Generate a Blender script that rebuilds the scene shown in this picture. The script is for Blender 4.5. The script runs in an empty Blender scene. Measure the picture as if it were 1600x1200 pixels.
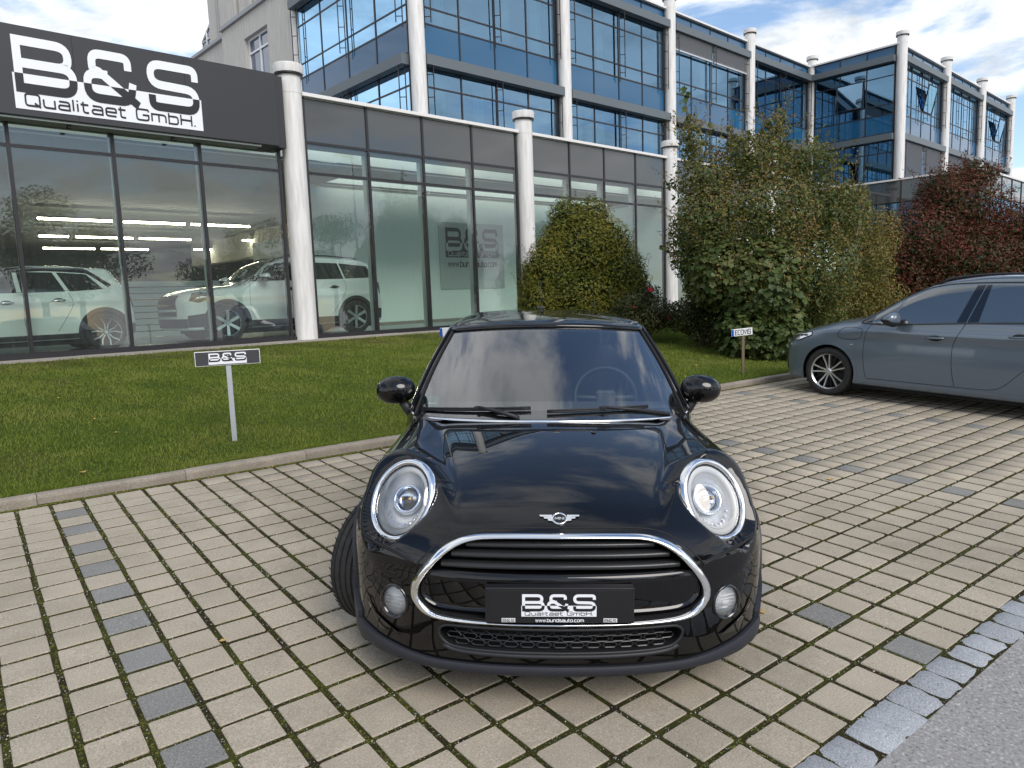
import bpy, bmesh, math, random
import numpy as np
from mathutils import Matrix, Vector
random.seed(7); np.random.seed(7)
SC = bpy.context.scene
COL = SC.collection
# ------------------------------------------------------------------ frames
# metres; the camera stands at (0, 0, 1.6); Z is the true vertical
FPX = 1112.79                      # focal length in pixels of a 1600 px wide picture
RX = np.array([0.999363, -0.004331, -0.035411]); RY = np.array([-0.035675, -0.121320, -0.991972]); RZ = np.array([0.000000, 0.992604, -0.121397])   # right, down, forward
GN = np.array([0.028001, -0.029395, 0.999176])     # normal of the gently sloping car park
GU = np.array([0.792926, 0.609303, -0.004295])     # along the kerb, away to the right
GW = np.array([-0.608674, 0.792393, 0.040369])     # across the car park, towards the building
CAM = np.array([0, 0, 1.6])
FOOT = CAM - GN * 1.6
YB = math.radians(48.0106)
BU = np.array([math.sin(YB), math.cos(YB), 0.0])    # along the facade, away to the right
BT = np.array([-math.cos(YB), math.sin(YB), 0.0])   # into the building
def frame(o, x, y, z):
    m = Matrix.Identity(4)
    for i in range(3):
        m[i][0] = float(x[i]); m[i][1] = float(y[i]); m[i][2] = float(z[i]); m[i][3] = float(o[i])
    return m
MG = frame(FOOT, GU, GW, GN)                    # ground frame: u, w, height
MB = frame(CAM, BU, BT, np.array([0, 0, 1.0]))  # building frame: s, t, z (z = 0 at eye height)
def gp(u, w, z=0.0): return FOOT + GU * u + GW * w + GN * z
def bp(s, t, z): return CAM + BU * s + BT * t + np.array([0, 0, z])
FLZ = -0.66                                     # showroom floor in the building frame
# ------------------------------------------------------------------ camera
cd = bpy.data.cameras.new("camera"); cam = bpy.data.objects.new("camera", cd); COL.objects.link(cam)
cam.matrix_world = frame(CAM, RX, -RY, -RZ)
cd.sensor_fit = 'HORIZONTAL'; cd.sensor_width = 36.0; cd.lens = FPX / 1600 * 36.0
cd.clip_start = 0.05; cd.clip_end = 3000
SC.camera = cam
# ------------------------------------------------------------------ sky and sun
SUN_EL = math.radians(40); SUN_AZ = math.radians(150)      # azimuth measured from +Y towards +X
w = bpy.data.worlds.new("World"); SC.world = w; w.use_nodes = True
nt = w.node_tree; nt.nodes.clear()
def N(t, **k):
    n = nt.nodes.new(t)
    for a, b in k.items(): setattr(n, a, b)
    return n
out = N('ShaderNodeOutputWorld'); bg = N('ShaderNodeBackground'); bg.inputs[1].default_value = 1.0
sky = N('ShaderNodeTexSky', sky_type='NISHITA', sun_disc=False); sky.sun_elevation = SUN_EL; sky.sun_rotation = SUN_AZ
sky.air_density = 1.0; sky.dust_density = 0.6; sky.ozone_density = 1.6
sk = N('ShaderNodeVectorMath', operation='SCALE'); sk.inputs[3].default_value = 0.115
nt.links.new(sky.outputs[0], sk.inputs[0])
tc = N('ShaderNodeTexCoord'); sep = N('ShaderNodeSeparateXYZ'); nt.links.new(tc.outputs['Generated'], sep.inputs[0])
zp = N('ShaderNodeMath', operation='MAXIMUM'); nt.links.new(sep.outputs[2], zp.inputs[0]); zp.inputs[1].default_value = 0.0
za = N('ShaderNodeMath', operation='ADD'); nt.links.new(zp.outputs[0], za.inputs[0]); za.inputs[1].default_value = 0.16
dv = N('ShaderNodeVectorMath', operation='DIVIDE'); nt.links.new(tc.outputs['Generated'], dv.inputs[0])
cb = N('ShaderNodeCombineXYZ')
for i in range(2): nt.links.new(za.outputs[0], cb.inputs[i])
cb.inputs[2].default_value = 3.0
nt.links.new(cb.outputs[0], dv.inputs[1])
mp = N('ShaderNodeMapping'); nt.links.new(dv.outputs[0], mp.inputs[0]); mp.inputs['Location'].default_value = (3.1, 1.7, 0.3)
def noise(scale, det, rough, dist=0.0, src=None):
    n = N('ShaderNodeTexNoise'); n.inputs['Scale'].default_value = scale; n.inputs['Detail'].default_value = det
    n.inputs['Roughness'].default_value = rough; n.inputs['Distortion'].default_value = dist
    nt.links.new((src or mp).outputs[0], n.inputs['Vector']); return n
n1 = noise(1.35, 9, 0.58, 0.35); n2 = noise(3.0, 6, 0.6, 0.2)
def ramp(src, pts, interp='EASE'):
    r = N('ShaderNodeValToRGB'); r.color_ramp.interpolation = interp
    e = r.color_ramp.elements
    e[0].position, e[0].color = pts[0][0], (*pts[0][1], 1)
    e[1].position, e[1].color = pts[1][0], (*pts[1][1], 1)
    for p, c in pts[2:]:
        q = e.new(p); q.color = (*c, 1)
    nt.links.new(src, r.inputs[0]); return r
# clouds thin out overhead and show their grey undersides there
el = N('ShaderNodeMapRange'); nt.links.new(sep.outputs[2], el.inputs[0]); el.inputs[1].default_value = .22; el.inputs[2].default_value = .75; el.inputs[3].default_value = 0.0; el.inputs[4].default_value = 1.0
cs = N('ShaderNodeMath', operation='MULTIPLY_ADD'); nt.links.new(el.outputs[0], cs.inputs[0]); cs.inputs[1].default_value = -.06; nt.links.new(n1.outputs[0], cs.inputs[2])
cov = ramp(cs.outputs[0], [(0.385, (0, 0, 0)), (0.50, (1, 1, 1))])
shd = ramp(n2.outputs[0], [(0.30, (0.50, 0.54, 0.58)), (0.72, (0.98, 1.0, 1.02)), (0.5, (0.76, 0.79, 0.83))])
mx = N('ShaderNodeMix', data_type='RGBA'); nt.links.new(cov.outputs[0], mx.inputs[0])
dk_ = N('ShaderNodeMapRange'); nt.links.new(el.outputs[0], dk_.inputs[0]); dk_.inputs[3].default_value = .88; dk_.inputs[4].default_value = .62
sh2 = N('ShaderNodeVectorMath', operation='SCALE'); nt.links.new(shd.outputs[0], sh2.inputs[0]); nt.links.new(dk_.outputs[0], sh2.inputs[3])
nt.links.new(sk.outputs[0], mx.inputs[6]); nt.links.new(sh2.outputs[0], mx.inputs[7])
nt.links.new(mx.outputs[2], bg.inputs[0]); nt.links.new(bg.outputs[0], out.inputs[0])
sl = bpy.data.lights.new("sun", 'SUN'); sl.energy = 1.5; sl.angle = math.radians(34); sl.color = (1.0, 0.94, 0.86)
sun = bpy.data.objects.new("sun", sl); COL.objects.link(sun)
sd = Vector((math.sin(SUN_AZ) * math.cos(SUN_EL), math.cos(SUN_AZ) * math.cos(SUN_EL), math.sin(SUN_EL)))
sun.rotation_euler = sd.to_track_quat('Z', 'Y').to_euler(); sun.location = (0, 0, 30)
SC.view_settings.view_transform = 'Standard'; SC.view_settings.look = 'None'
SC.view_settings.exposure = 0.80; SC.view_settings.gamma = 1.0; SC.view_settings.use_curve_mapping = False
SC.render.engine = 'CYCLES'
SC.cycles.max_bounces = 8; SC.cycles.transparent_max_bounces = 16; SC.cycles.glossy_bounces = 4; SC.cycles.diffuse_bounces = 3
SC.cycles.caustics_reflective = False; SC.cycles.caustics_refractive = False; SC.cycles.sample_clamp_indirect = 6
SC.cycles.use_denoising = True
# ------------------------------------------------------------------ object helpers
def link(o, parent=None, M=None):
    COL.objects.link(o)
    if parent is not None: o.parent = parent
    if M is not None: o.matrix_local = M
    return o
def tag(o, label=None, cat=None, group=None, kind=None):
    if label: o['label'] = label
    if cat: o['category'] = cat
    if group: o['group'] = group
    if kind: o['kind'] = kind
    return o
def empty(name, M, label, cat, group=None):
    o = bpy.data.objects.new(name, None); COL.objects.link(o); o.matrix_world = M; o.empty_display_size = 0.2
    return tag(o, label, cat, group)
def mesh_np(name, V, Fs, mats, midx=None, smooth=False):
    """V: (n,3); Fs: list of face index arrays (each (m,k)) or list of tuples"""
    me = bpy.data.meshes.new(name)
    V = np.asarray(V, dtype=np.float32).reshape(-1, 3)
    if len(Fs) and isinstance(Fs[0], np.ndarray) and Fs[0].ndim == 2:
        loops = np.concatenate([f.ravel() for f in Fs]); tot = np.concatenate([np.full(len(f), f.shape[1]) for f in Fs])
    else:
        loops = np.array([i for f in Fs for i in f]); tot = np.array([len(f) for f in Fs])
    start = np.concatenate([[0], np.cumsum(tot)[:-1]]) if len(tot) else np.array([])
    me.vertices.add(len(V)); me.vertices.foreach_set('co', V.ravel())
    me.loops.add(len(loops)); me.loops.foreach_set('vertex_index', loops.astype(np.int32))
    me.polygons.add(len(tot)); me.polygons.foreach_set('loop_start', start.astype(np.int32)); me.polygons.foreach_set('loop_total', tot.astype(np.int32))
    for m in (mats if isinstance(mats, (list, tuple)) else [mats]): me.materials.append(m)
    if midx is not None: me.polygons.foreach_set('material_index', np.asarray(midx, dtype=np.int32))
    if smooth: me.polygons.foreach_set('use_smooth', np.ones(len(tot), dtype=bool))
    me.update(calc_edges=True); me.validate()
    return me
class MB_:
    """collects simple shapes into one mesh"""
    def __init__(s): s.v = []; s.f = []; s.m = []; s.sm = []
    def add(s, V, F, mi=0, sm=False):
        b = len(s.v); s.v += [tuple(map(float, p)) for p in V]
        for f in F: s.f.append(tuple(int(i) + b for i in f)); s.m.append(mi); s.sm.append(sm)
        return s
    def box(s, a, b, mi=0, bev=0.0):
        (x0, y0, z0), (x1, y1, z1) = a, b
        if bev <= 0:
            V = [(x, y, z) for z in (z0, z1) for y in (y0, y1) for x in (x0, x1)]
            F = [(0, 2, 3, 1), (4, 5, 7, 6), (0, 1, 5, 4), (2, 6, 7, 3), (0, 4, 6, 2), (1, 3, 7, 5)]
            return s.add(V, F, mi)
        c = bev; V = []; idx = {}
        for i, x in enumerate((x0, x1)):
            for j, y in enumerate((y0, y1)):
                for k, z in enumerate((z0, z1)):
                    sx, sy, sz = (c if i == 0 else -c), (c if j == 0 else -c), (c if k == 0 else -c)
                    for ax in range(3):
                        idx[(i, j, k, ax)] = len(V)
                        V.append((x + (sx if ax != 0 else 0), y + (sy if ax != 1 else 0), z + (sz if ax != 2 else 0)))
        F = []
        for ax in range(3):
            o = [q for q in range(3) if q != ax]
            for e in (0, 1):
                ks = []
                for p, q in ((0, 0), (1, 0), (1, 1), (0, 1)):
                    k = [0, 0, 0]; k[ax] = e; k[o[0]] = p; k[o[1]] = q; ks.append(idx[(*k, ax)])
                F.append(tuple(ks))
            for p in (0, 1):
                for q in (0, 1):   # edges parallel to ax
                    k0 = [0, 0, 0]; k0[o[0]] = p; k0[o[1]] = q; k1 = list(k0); k1[ax] = 1
                    F.append((idx[(*k0, o[0])], idx[(*k1, o[0])], idx[(*k1, o[1])], idx[(*k0, o[1])]))
        for i in (0, 1):
            for j in (0, 1):
                for k in (0, 1): F.append((idx[(i, j, k, 0)], idx[(i, j, k, 1)], idx[(i, j, k, 2)]))
        return s.add(V, F, mi)
    def tube(s, P, r, n=8, mi=0, closed=False, sm=True, sx=1.0, up=None, caps=True):
        P = np.array(P, float); m = len(P); rr = np.full(m, r) if np.isscalar(r) else np.array(r)
        T = (np.roll(P, -1, 0) - np.roll(P, 1, 0)) if closed else np.gradient(P, axis=0)
        T /= np.linalg.norm(T, axis=1)[:, None] + 1e-12
        ref = np.array(up if up is not None else ([0, 0, 1.0] if abs(T[0][2]) < 0.9 else [1.0, 0, 0]), float)
        V = []
        A = None
        for i in range(m):
            if up is not None or A is None: a = np.cross(T[i], ref)
            else: a = A - T[i] * (A @ T[i])
            a /= np.linalg.norm(a) + 1e-12; A = a; b = np.cross(a, T[i])
            for k in range(n):
                th = 2 * math.pi * k / n
                V.append(P[i] + rr[i] * (a * math.cos(th) * sx + b * math.sin(th)))
        F = []
        for i in range(m if closed else m - 1):
            j = (i + 1) % m
            for k in range(n): l = (k + 1) % n; F.append((i * n + k, i * n + l, j * n + l, j * n + k))
        nf = len(F)
        if not closed and caps: F.append(tuple(range(n - 1, -1, -1))); F.append(tuple((m - 1) * n + k for k in range(n)))
        s.add(V, F, mi, sm); k = len(F) - nf
        if k: s.sm[-k:] = [False] * k
        return s
    def lathe(s, prof, n=32, axis=(0, 0, 1), o=(0, 0, 0), mi=0, sm=True, cap=True):
        """prof: (r, h) pairs; spun about axis"""
        ax = np.array(axis, float); ax /= np.linalg.norm(ax); o = np.array(o, float)
        a = np.cross(ax, [0, 0, 1.0] if abs(ax[2]) < 0.9 else [1.0, 0, 0]); a /= np.linalg.norm(a); b = np.cross(ax, a)
        V = []; F = []; m = len(prof)
        for (r, h) in prof:
            for k in range(n):
                th = 2 * math.pi * k / n; V.append(o + ax * h + r * (a * math.cos(th) + b * math.sin(th)))
        for i in range(m - 1):
            for k in range(n): l = (k + 1) % n; F.append((i * n + k, i * n + l, (i + 1) * n + l, (i + 1) * n + k))
        if cap:
            if prof[0][0] > 1e-6: F.append(tuple(range(n - 1, -1, -1)))
            if prof[-1][0] > 1e-6: F.append(tuple((m - 1) * n + k for k in range(n)))
        s.add(V, F, mi, sm); k = len(F) - (m - 1) * n
        if k: s.sm[-k:] = [False] * k
        return s
    def grid(s, P, mi=0, sm=True, closed=False, flip=False):
        P = np.array(P, float); a, b = P.shape[:2]; F = []
        for i in range(a - 1):
            for j in range(b if closed else b - 1):
                k = (j + 1) % b; q = (i * b + j, i * b + k, (i + 1) * b + k, (i + 1) * b + j)
                F.append(q[::-1] if flip else q)
        return s.add(P.reshape(-1, 3), F, mi, sm)
    def slab(s, P, d, mi=0, sm=True):
        """P (a,b,3) surface grid thickened by the vector (or (a,b,3) field) d"""
        P = np.array(P, float); Q = P + d; a, b = P.shape[:2]
        s.grid(Q, mi, sm); s.grid(P, mi, sm, flip=True)
        ring = [(i, 0) for i in range(a)] + [(a - 1, j) for j in range(1, b)] + [(i, b - 1) for i in range(a - 2, -1, -1)] + [(0, j) for j in range(b - 2, 0, -1)]
        V = [P[i, j] for i, j in ring] + [Q[i, j] for i, j in ring]; n = len(ring)
        return s.add(V, [(i, (i + 1) % n, n + (i + 1) % n, n + i) for i in range(n)], mi, False)
    def mesh(s, name, mats):
        me = bpy.data.meshes.new(name); me.from_pydata(s.v, [], s.f)
        for m in (mats if isinstance(mats, (list, tuple)) else [mats]): me.materials.append(m)
        me.polygons.foreach_set('material_index', s.m); me.polygons.foreach_set('use_smooth', s.sm); me.update()
        return me
    def build(s, name, mats, parent=None, M=None, fix=True, sharp=None):
        me = s.mesh(name, mats)
        if fix:
            b = bmesh.new(); b.from_mesh(me); bmesh.ops.recalc_face_normals(b, faces=b.faces[:]); b.to_mesh(me); b.free()
        if sharp: me.set_sharp_from_angle(angle=math.radians(sharp))
        return link(bpy.data.objects.new(name, me), parent, M)
def obj(name, me, parent=None, M=None): return link(bpy.data.objects.new(name, me), parent, M)
def T(x, y, z): return Matrix.Translation((x, y, z))
def rot(a, ax): return Matrix.Rotation(a, 4, ax)
def scatter(name, tv, tf, pos, R, sc, mats, midx=None, smooth=False):
    """copies of a small template joined into one mesh. tv (k,3), tf list of tuples of one size, R (n,3,3), sc (n,) or (n,3)"""
    tv = np.array(tv, float); pos = np.array(pos); n = len(pos); sc = np.asarray(sc)
    if sc.ndim == 1: sc = sc[:, None]
    V = np.einsum('nij,nkj->nki', R, tv[None] * sc[:, None, :]) + pos[:, None, :]
    Fs = []; off = np.arange(n) * len(tv)
    sizes = sorted(set(len(f) for f in tf))
    for k in sizes:
        a = np.array([f for f in tf if len(f) == k]); Fs.append((off[:, None, None] + a[None]).reshape(-1, k))
    mi = None
    if midx is not None:
        mi = np.concatenate([np.repeat(midx, sum(1 for f in tf if len(f) == k)) for k in sizes])
    return mesh_np(name, V.reshape(-1, 3), Fs, mats, mi, smooth)
def rand_rot(n, up=None, spread=1.0):
    """random frames; if up given (n,3), local Z leans to it"""
    z = np.random.normal(size=(n, 3)); z /= np.linalg.norm(z, axis=1)[:, None]
    if up is not None: z = np.asarray(up) + z * spread
    z /= np.linalg.norm(z, axis=1)[:, None]
    x = np.random.normal(size=(n, 3)); x -= z * np.sum(x * z, 1)[:, None]; x /= np.linalg.norm(x, axis=1)[:, None]
    y = np.cross(z, x)
    return np.stack([x, y, z], axis=2)
# ------------------------------------------------------------------ stroke lettering (wide square face)
def rpoly(pts, r=0.24):
    out = []
    n = len(pts)
    for i, p in enumerate(pts):
        q = np.array(p[:2], float)
        if i in (0, n - 1) or len(p) > 2: out.append(q); continue
        a = np.array(pts[i - 1][:2], float) - q; b = np.array(pts[i + 1][:2], float) - q
        la, lb = np.linalg.norm(a), np.linalg.norm(b); rr = min(r, la * 0.5, lb * 0.5)
        p0 = q + a / la * rr; p1 = q + b / lb * rr
        for k in range(7):
            t = k / 6; out.append((1 - t) ** 2 * p0 + 2 * t * (1 - t) * q + t * t * p1)
    return np.array(out)
S_ = 's'
GLY = {
 'B': (1.0, [[(0.93, .53, S_), (0, .53, S_), (0, 1, S_), (.93, 1), (.93, .53), (.5, .53)], [(0, .53), (0, 0, S_), (1, 0), (1, .53), (.5, .53)]]),
 '&': (1.05, [[(.85, .72), (.85, 1), (.12, 1), (.12, .64), (.25, .60, S_), (1.02, -.06)], [(.42, .55), (0, .55), (0, 0), (.86, 0), (.93, .44)]]),
 'S': (1.0, [[(1, .72), (1, 1), (0, 1), (0, .53), (1, .50), (1, 0), (0, 0), (0, .27)]]),
 'Q': (1.0, [[(.5, 0), (0, 0), (0, 1), (1, 1), (1, 0), (.5, 0)], [(.62, .25), (1.05, -.08)]]),
 'G': (1.0, [[(1, .8), (1, 1), (0, 1), (0, 0), (1, 0), (1, .48, S_), (.5, .48)]]),
 'H': (.95, [[(0, 0), (0, 1)], [(.95, 0), (.95, 1)], [(0, .52), (.95, .52)]]),
 'u': (.8, [[(0, .7), (0, 0), (.8, 0, S_), (.8, .7)]]), 'a': (.8, [[(.05, .7), (.8, .7), (.8, 0, S_), (0, 0), (0, .38), (.8, .38)]]),
 'l': (.05, [[(0, 1), (0, 0)]]), 'i': (.05, [[(0, .7), (0, 0)], [(0, .88), (0, 1)]]), 't': (.5, [[(.1, .95), (.1, 0), (.5, 0)], [(-.1, .7), (.5, .7)]]),
 'e': (.8, [[(.8, 0), (0, 0), (0, .7), (.8, .7), (.8, .35, S_), (0, .35)]]), 'm': (1.2, [[(0, 0), (0, .7, S_), (1.2, .7), (1.2, 0)], [(.6, .7), (.6, 0)]]),
 'b': (.8, [[(0, 1), (0, 0, S_), (.8, 0), (.8, .7), (0, .7)]]), 'd': (.8, [[(.8, 1), (.8, 0, S_), (0, 0), (0, .7), (.8, .7)]]),
 'n': (.8, [[(0, 0), (0, .7, S_), (.8, .7), (.8, 0)]]), 's': (.75, [[(.75, .7), (0, .7), (0, .35), (.75, .35), (.75, 0), (0, 0)]]),
 'o': (.8, [[(.4, 0), (0, 0), (0, .7), (.8, .7), (.8, 0), (.4, 0)]]), 'c': (.75, [[(.75, .7), (0, .7), (0, 0), (.75, 0)]]),
 'w': (1.0, [[(0, .7, S_), (.25, 0, S_), (.5, .7, S_), (.75, 0, S_), (1, .7, S_)]]), '.': (.05, [[(0, 0), (0, .12)]]), ' ': (.35, []),
 'E': (.75, [[(.75, 1), (0, 1, S_), (0, 0, S_), (.75, 0)], [(0, .5), (.65, .5)]]), 'C': (.85, [[(.85, 1), (0, 1), (0, 0), (.85, 0)]]),
 'O': (.9, [[(.45, 0), (0, 0), (0, 1), (.9, 1), (.9, 0), (.45, 0)]]), 'V': (.9, [[(0, 1, S_), (.45, 0, S_), (.9, 1, S_)]]),
 'I': (.1, [[(.05, 0), (.05, 1)]]), 'M': (1.0, [[(0, 0), (0, 1, S_), (.5, .3, S_), (1, 1, S_), (1, 0)]]), 'N': (.9, [[(0, 0), (0, 1, S_), (.9, 0, S_), (.9, 1)]]),
}
def strokes(mb, text, x0, y0, h, wtot=None, th=0.12, sx=1.0, z=0.0, mi=0, gap=.28, r=.24, zs=.0002):
    adv = sum(GLY[c][0] + gap for c in text) - gap
    k = h * sx if wtot is None else wtot / adv
    x = x0
    for c in text:
        gw, paths = GLY[c]
        for pi_, p in enumerate(paths):
            q = rpoly(p, r); q = np.stack([x + q[:, 0] * k, y0 + q[:, 1] * h], 1)
            q = q[np.concatenate([[True], np.linalg.norm(np.diff(q, axis=0), axis=1) > 1e-5 * h])]
            sg = q[1:] - q[:-1]; sg /= np.linalg.norm(sg, axis=1)[:, None] + 1e-12
            L = []; Rr = []
            for i in range(len(q)):
                a = sg[max(i - 1, 0)]; b = sg[min(i, len(sg) - 1)]
                na = np.array([-a[1], a[0]]); nb = np.array([-b[1], b[0]]); m = na + nb; m /= np.linalg.norm(m) + 1e-9
                l = min(1 / max(m @ na, .35), 2.0) * th * h / 2
                L.append(q[i] + m * l); Rr.append(q[i] - m * l)
            zz_ = z + zs * pi_; V = [(p_[0], p_[1], zz_) for p_ in L] + [(p_[0], p_[1], zz_) for p_ in Rr]; n = len(q)
            mb.add(V, [(i, n + i, n + i + 1, i + 1) for i in range(n - 1)], mi)
        x += (gw + gap) * k
def logo(name, W, mW, mK, parent, M, invert=False, text=True, dz=0.0012):
    """the two tone B&S lettering; local x right, y up, z out. mW light, mK dark"""
    h = W / 3.3; parts = []
    a = MB_(); strokes(a, 'B&S', .10 * h, .30 * h, .66 * h, 3.1 * h, .2, z=dz, zs=dz * .2)
    me = a.mesh(name, mW if not invert else mK)
    b = bmesh.new(); b.from_mesh(me)
    up = b.copy(); g = up.verts[:] + up.edges[:] + up.faces[:]
    bmesh.ops.bisect_plane(up, geom=g, plane_co=(0, .5 * h, 0), plane_no=(0, 1, 0), clear_inner=True)
    lo = b; g = lo.verts[:] + lo.edges[:] + lo.faces[:]
    bmesh.ops.bisect_plane(lo, geom=g, plane_co=(0, .5 * h, 0), plane_no=(0, 1, 0), clear_outer=True)
    mu = bpy.data.meshes.new(name); up.to_mesh(mu); mu.materials.append(mK if invert else mW); up.free()
    ml = bpy.data.meshes.new('lower_letters'); lo.to_mesh(ml); ml.materials.append(mW if invert else mK); lo.free()
    for v in ml.vertices: v.co.z += dz
    o1 = obj(name, mu, parent, M)
    bx = MB_().add([(0, 0, dz), (W, 0, dz), (W, .5 * h, dz), (0, .5 * h, dz)], [(0, 1, 2, 3)]).build('lettering_box', mK if invert else mW, parent, M, fix=False)
    obj('lower_letters', ml, parent, M)
    if text:
        t = MB_(); strokes(t, 'Qualitaet GmbH.', .16 * h, .055 * h, .165 * h, W - .32 * h, .17, z=dz * 2, zs=dz * .2)
        t.build('small_lettering', mW if invert else mK, parent, M, fix=False)
    return o1
# ------------------------------------------------------------------ materials
def mat(name, base=(.5, .5, .5), rough=.5, metal=0.0, spec=.5, coat=0.0, cr=.03, emit=None, es=0, trans=0, ior=1.45, sheen=0, aniso=0):
    m = bpy.data.materials.new(name); m.use_nodes = True
    b = m.node_tree.nodes['Principled BSDF']
    b.inputs['Base Color'].default_value = (*base, 1); b.inputs['Roughness'].default_value = rough
    b.inputs['Metallic'].default_value = metal; b.inputs['Specular IOR Level'].default_value = spec
    b.inputs['Coat Weight'].default_value = coat; b.inputs['Coat Roughness'].default_value = cr
    b.inputs['Transmission Weight'].default_value = trans; b.inputs['IOR'].default_value = ior
    if emit: b.inputs['Emission Color'].default_value = (*emit, 1); b.inputs['Emission Strength'].default_value = es
    return m
class NT:
    def __init__(s, m): s.m = m; s.t = m.node_tree; s.b = s.t.nodes.get('Principled BSDF')
    def n(s, typ, **k):
        x = s.t.nodes.new(typ)
        for a, b in k.items(): setattr(x, a, b)
        return x
    def l(s, a, b): s.t.links.new(a, b)
    def coord(s, kind='Object'): return s.n('ShaderNodeTexCoord').outputs[kind]
    def noise(s, vec, scale, det=4, rough=.55, dist=0):
        x = s.n('ShaderNodeTexNoise'); x.inputs['Scale'].default_value = scale; x.inputs['Detail'].default_value = det
        x.inputs['Roughness'].default_value = rough; x.inputs['Distortion'].default_value = dist
        if vec is not None: s.l(vec, x.inputs['Vector'])
        return x.outputs[0]
    def ramp(s, src, pts, interp='LINEAR'):
        r = s.n('ShaderNodeValToRGB'); r.color_ramp.interpolation = interp; e = r.color_ramp.elements
        for i, (p, c) in enumerate(pts):
            q = e[i] if i < 2 else e.new(p)
            q.position = p; q.color = (*c, 1) if len(c) == 3 else c
        s.l(src, r.inputs[0]); return r.outputs[0]
    def mix(s, fac, a, b, mode='MIX'):
        x = s.n('ShaderNodeMix', data_type='RGBA', blend_type=mode)
        for v, i in ((fac, 0), (a, 6), (b, 7)):
            if isinstance(v, (int, float)): x.inputs[i].default_value = v
            elif isinstance(v, tuple): x.inputs[i].default_value = (*v, 1)
            else: s.l(v, x.inputs[i])
        return x.outputs[2]
    def math(s, op, a, b=None, clamp=False):
        x = s.n('ShaderNodeMath', operation=op, use_clamp=clamp)
        for v, i in ((a, 0), (b, 1)):
            if v is None: continue
            if isinstance(v, (int, float)): x.inputs[i].default_value = v
            else: s.l(v, x.inputs[i])
        return x.outputs[0]
    def bump(s, h, strength=.3, dist=.01):
        x = s.n('ShaderNodeBump'); x.inputs['Strength'].default_value = strength; x.inputs['Distance'].default_value = dist
        s.l(h, x.inputs['Height']); s.l(x.outputs[0], s.b.inputs['Normal']); return x
    def base(s, c): s.l(c, s.b.inputs['Base Color'])
def speckle(name, base, dark, light, scale=140, rough=.85, bump=.25, big=.12, objrand=0.0, stain=0.0):
    """stone or concrete: fine aggregate speckle and broad mottling"""
    m = mat(name, base, rough); q = NT(m); co = q.coord()
    geo = q.n('ShaderNodeNewGeometry'); oi = q.n('ShaderNodeObjectInfo')
    off = q.math('ADD', oi.outputs['Random'], geo.outputs['Random Per Island'])
    cv = q.n('ShaderNodeVectorMath', operation='ADD'); q.l(co, cv.inputs[0]); mm = q.n('ShaderNodeVectorMath', operation='SCALE'); mm.inputs[0].default_value = (3.7, 9.1, 5.3); q.l(off, mm.inputs[3]); q.l(mm.outputs[0], cv.inputs[1])
    f = q.noise(cv.outputs[0], scale, 3, .7)
    c = q.ramp(f, [(.30, dark), (.46, base), (.56, base), (.70, light)])
    g = q.noise(cv.outputs[0], 4.5, 5, .6)
    c = q.mix(q.ramp(g, [(.35, (big,) * 3), (.65, (0, 0, 0))]), c, tuple(x * .55 for x in base))
    if objrand:
        r = q.ramp(q.math('FRACT', q.math('MULTIPLY', off, 7.31)), [(0, (1 - objrand,) * 3), (1, (1 + objrand * .6,) * 3)])
        c = q.mix(1.0, c, r, 'MULTIPLY')
    if stain:
        st_ = q.noise(geo.outputs['Position'], .9, 6, .68, .4); c = q.mix(1.0, c, q.ramp(st_, [(.34, (1 - stain, 1 - stain * 1.05, 1 - stain * 1.15)), (.56, (1.03, 1.02, 1.0))]), 'MULTIPLY')
        s2 = q.noise(geo.outputs['Position'], 13, 3, .6); c = q.mix(q.ramp(s2, [(.70, (0, 0, 0)), (.76, (.5,) * 3)]), c, tuple(x * .45 for x in base))
    q.base(c); q.bump(f, bump, .004); return m
def leafmat(name, cols, rough=.55, trans=.35):
    m = mat(name, cols[0], rough, spec=.3); q = NT(m); geo = q.n('ShaderNodeNewGeometry')
    r = geo.outputs['Random Per Island']
    n = q.noise(q.coord(), 1.1, 3, .6)
    k = q.math('ADD', q.math('MULTIPLY', r, .55), q.math('MULTIPLY', q.math('SUBTRACT', n, .5), 1.5)); k = q.math('ADD', k, .22)
    st = [(i / (len(cols) - 1), c) for i, c in enumerate(cols)]
    c = q.ramp(k, st); q.base(c)
    tr = q.n('ShaderNodeBsdfTranslucent'); q.l(c, tr.inputs[0]); mx = q.n('ShaderNodeMixShader'); mx.inputs[0].default_value = trans
    o = q.t.nodes['Material Output']; q.l(q.b.outputs[0], mx.inputs[1]); q.l(tr.outputs[0], mx.inputs[2]); q.l(mx.outputs[0], o.inputs[0])
    return m
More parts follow.
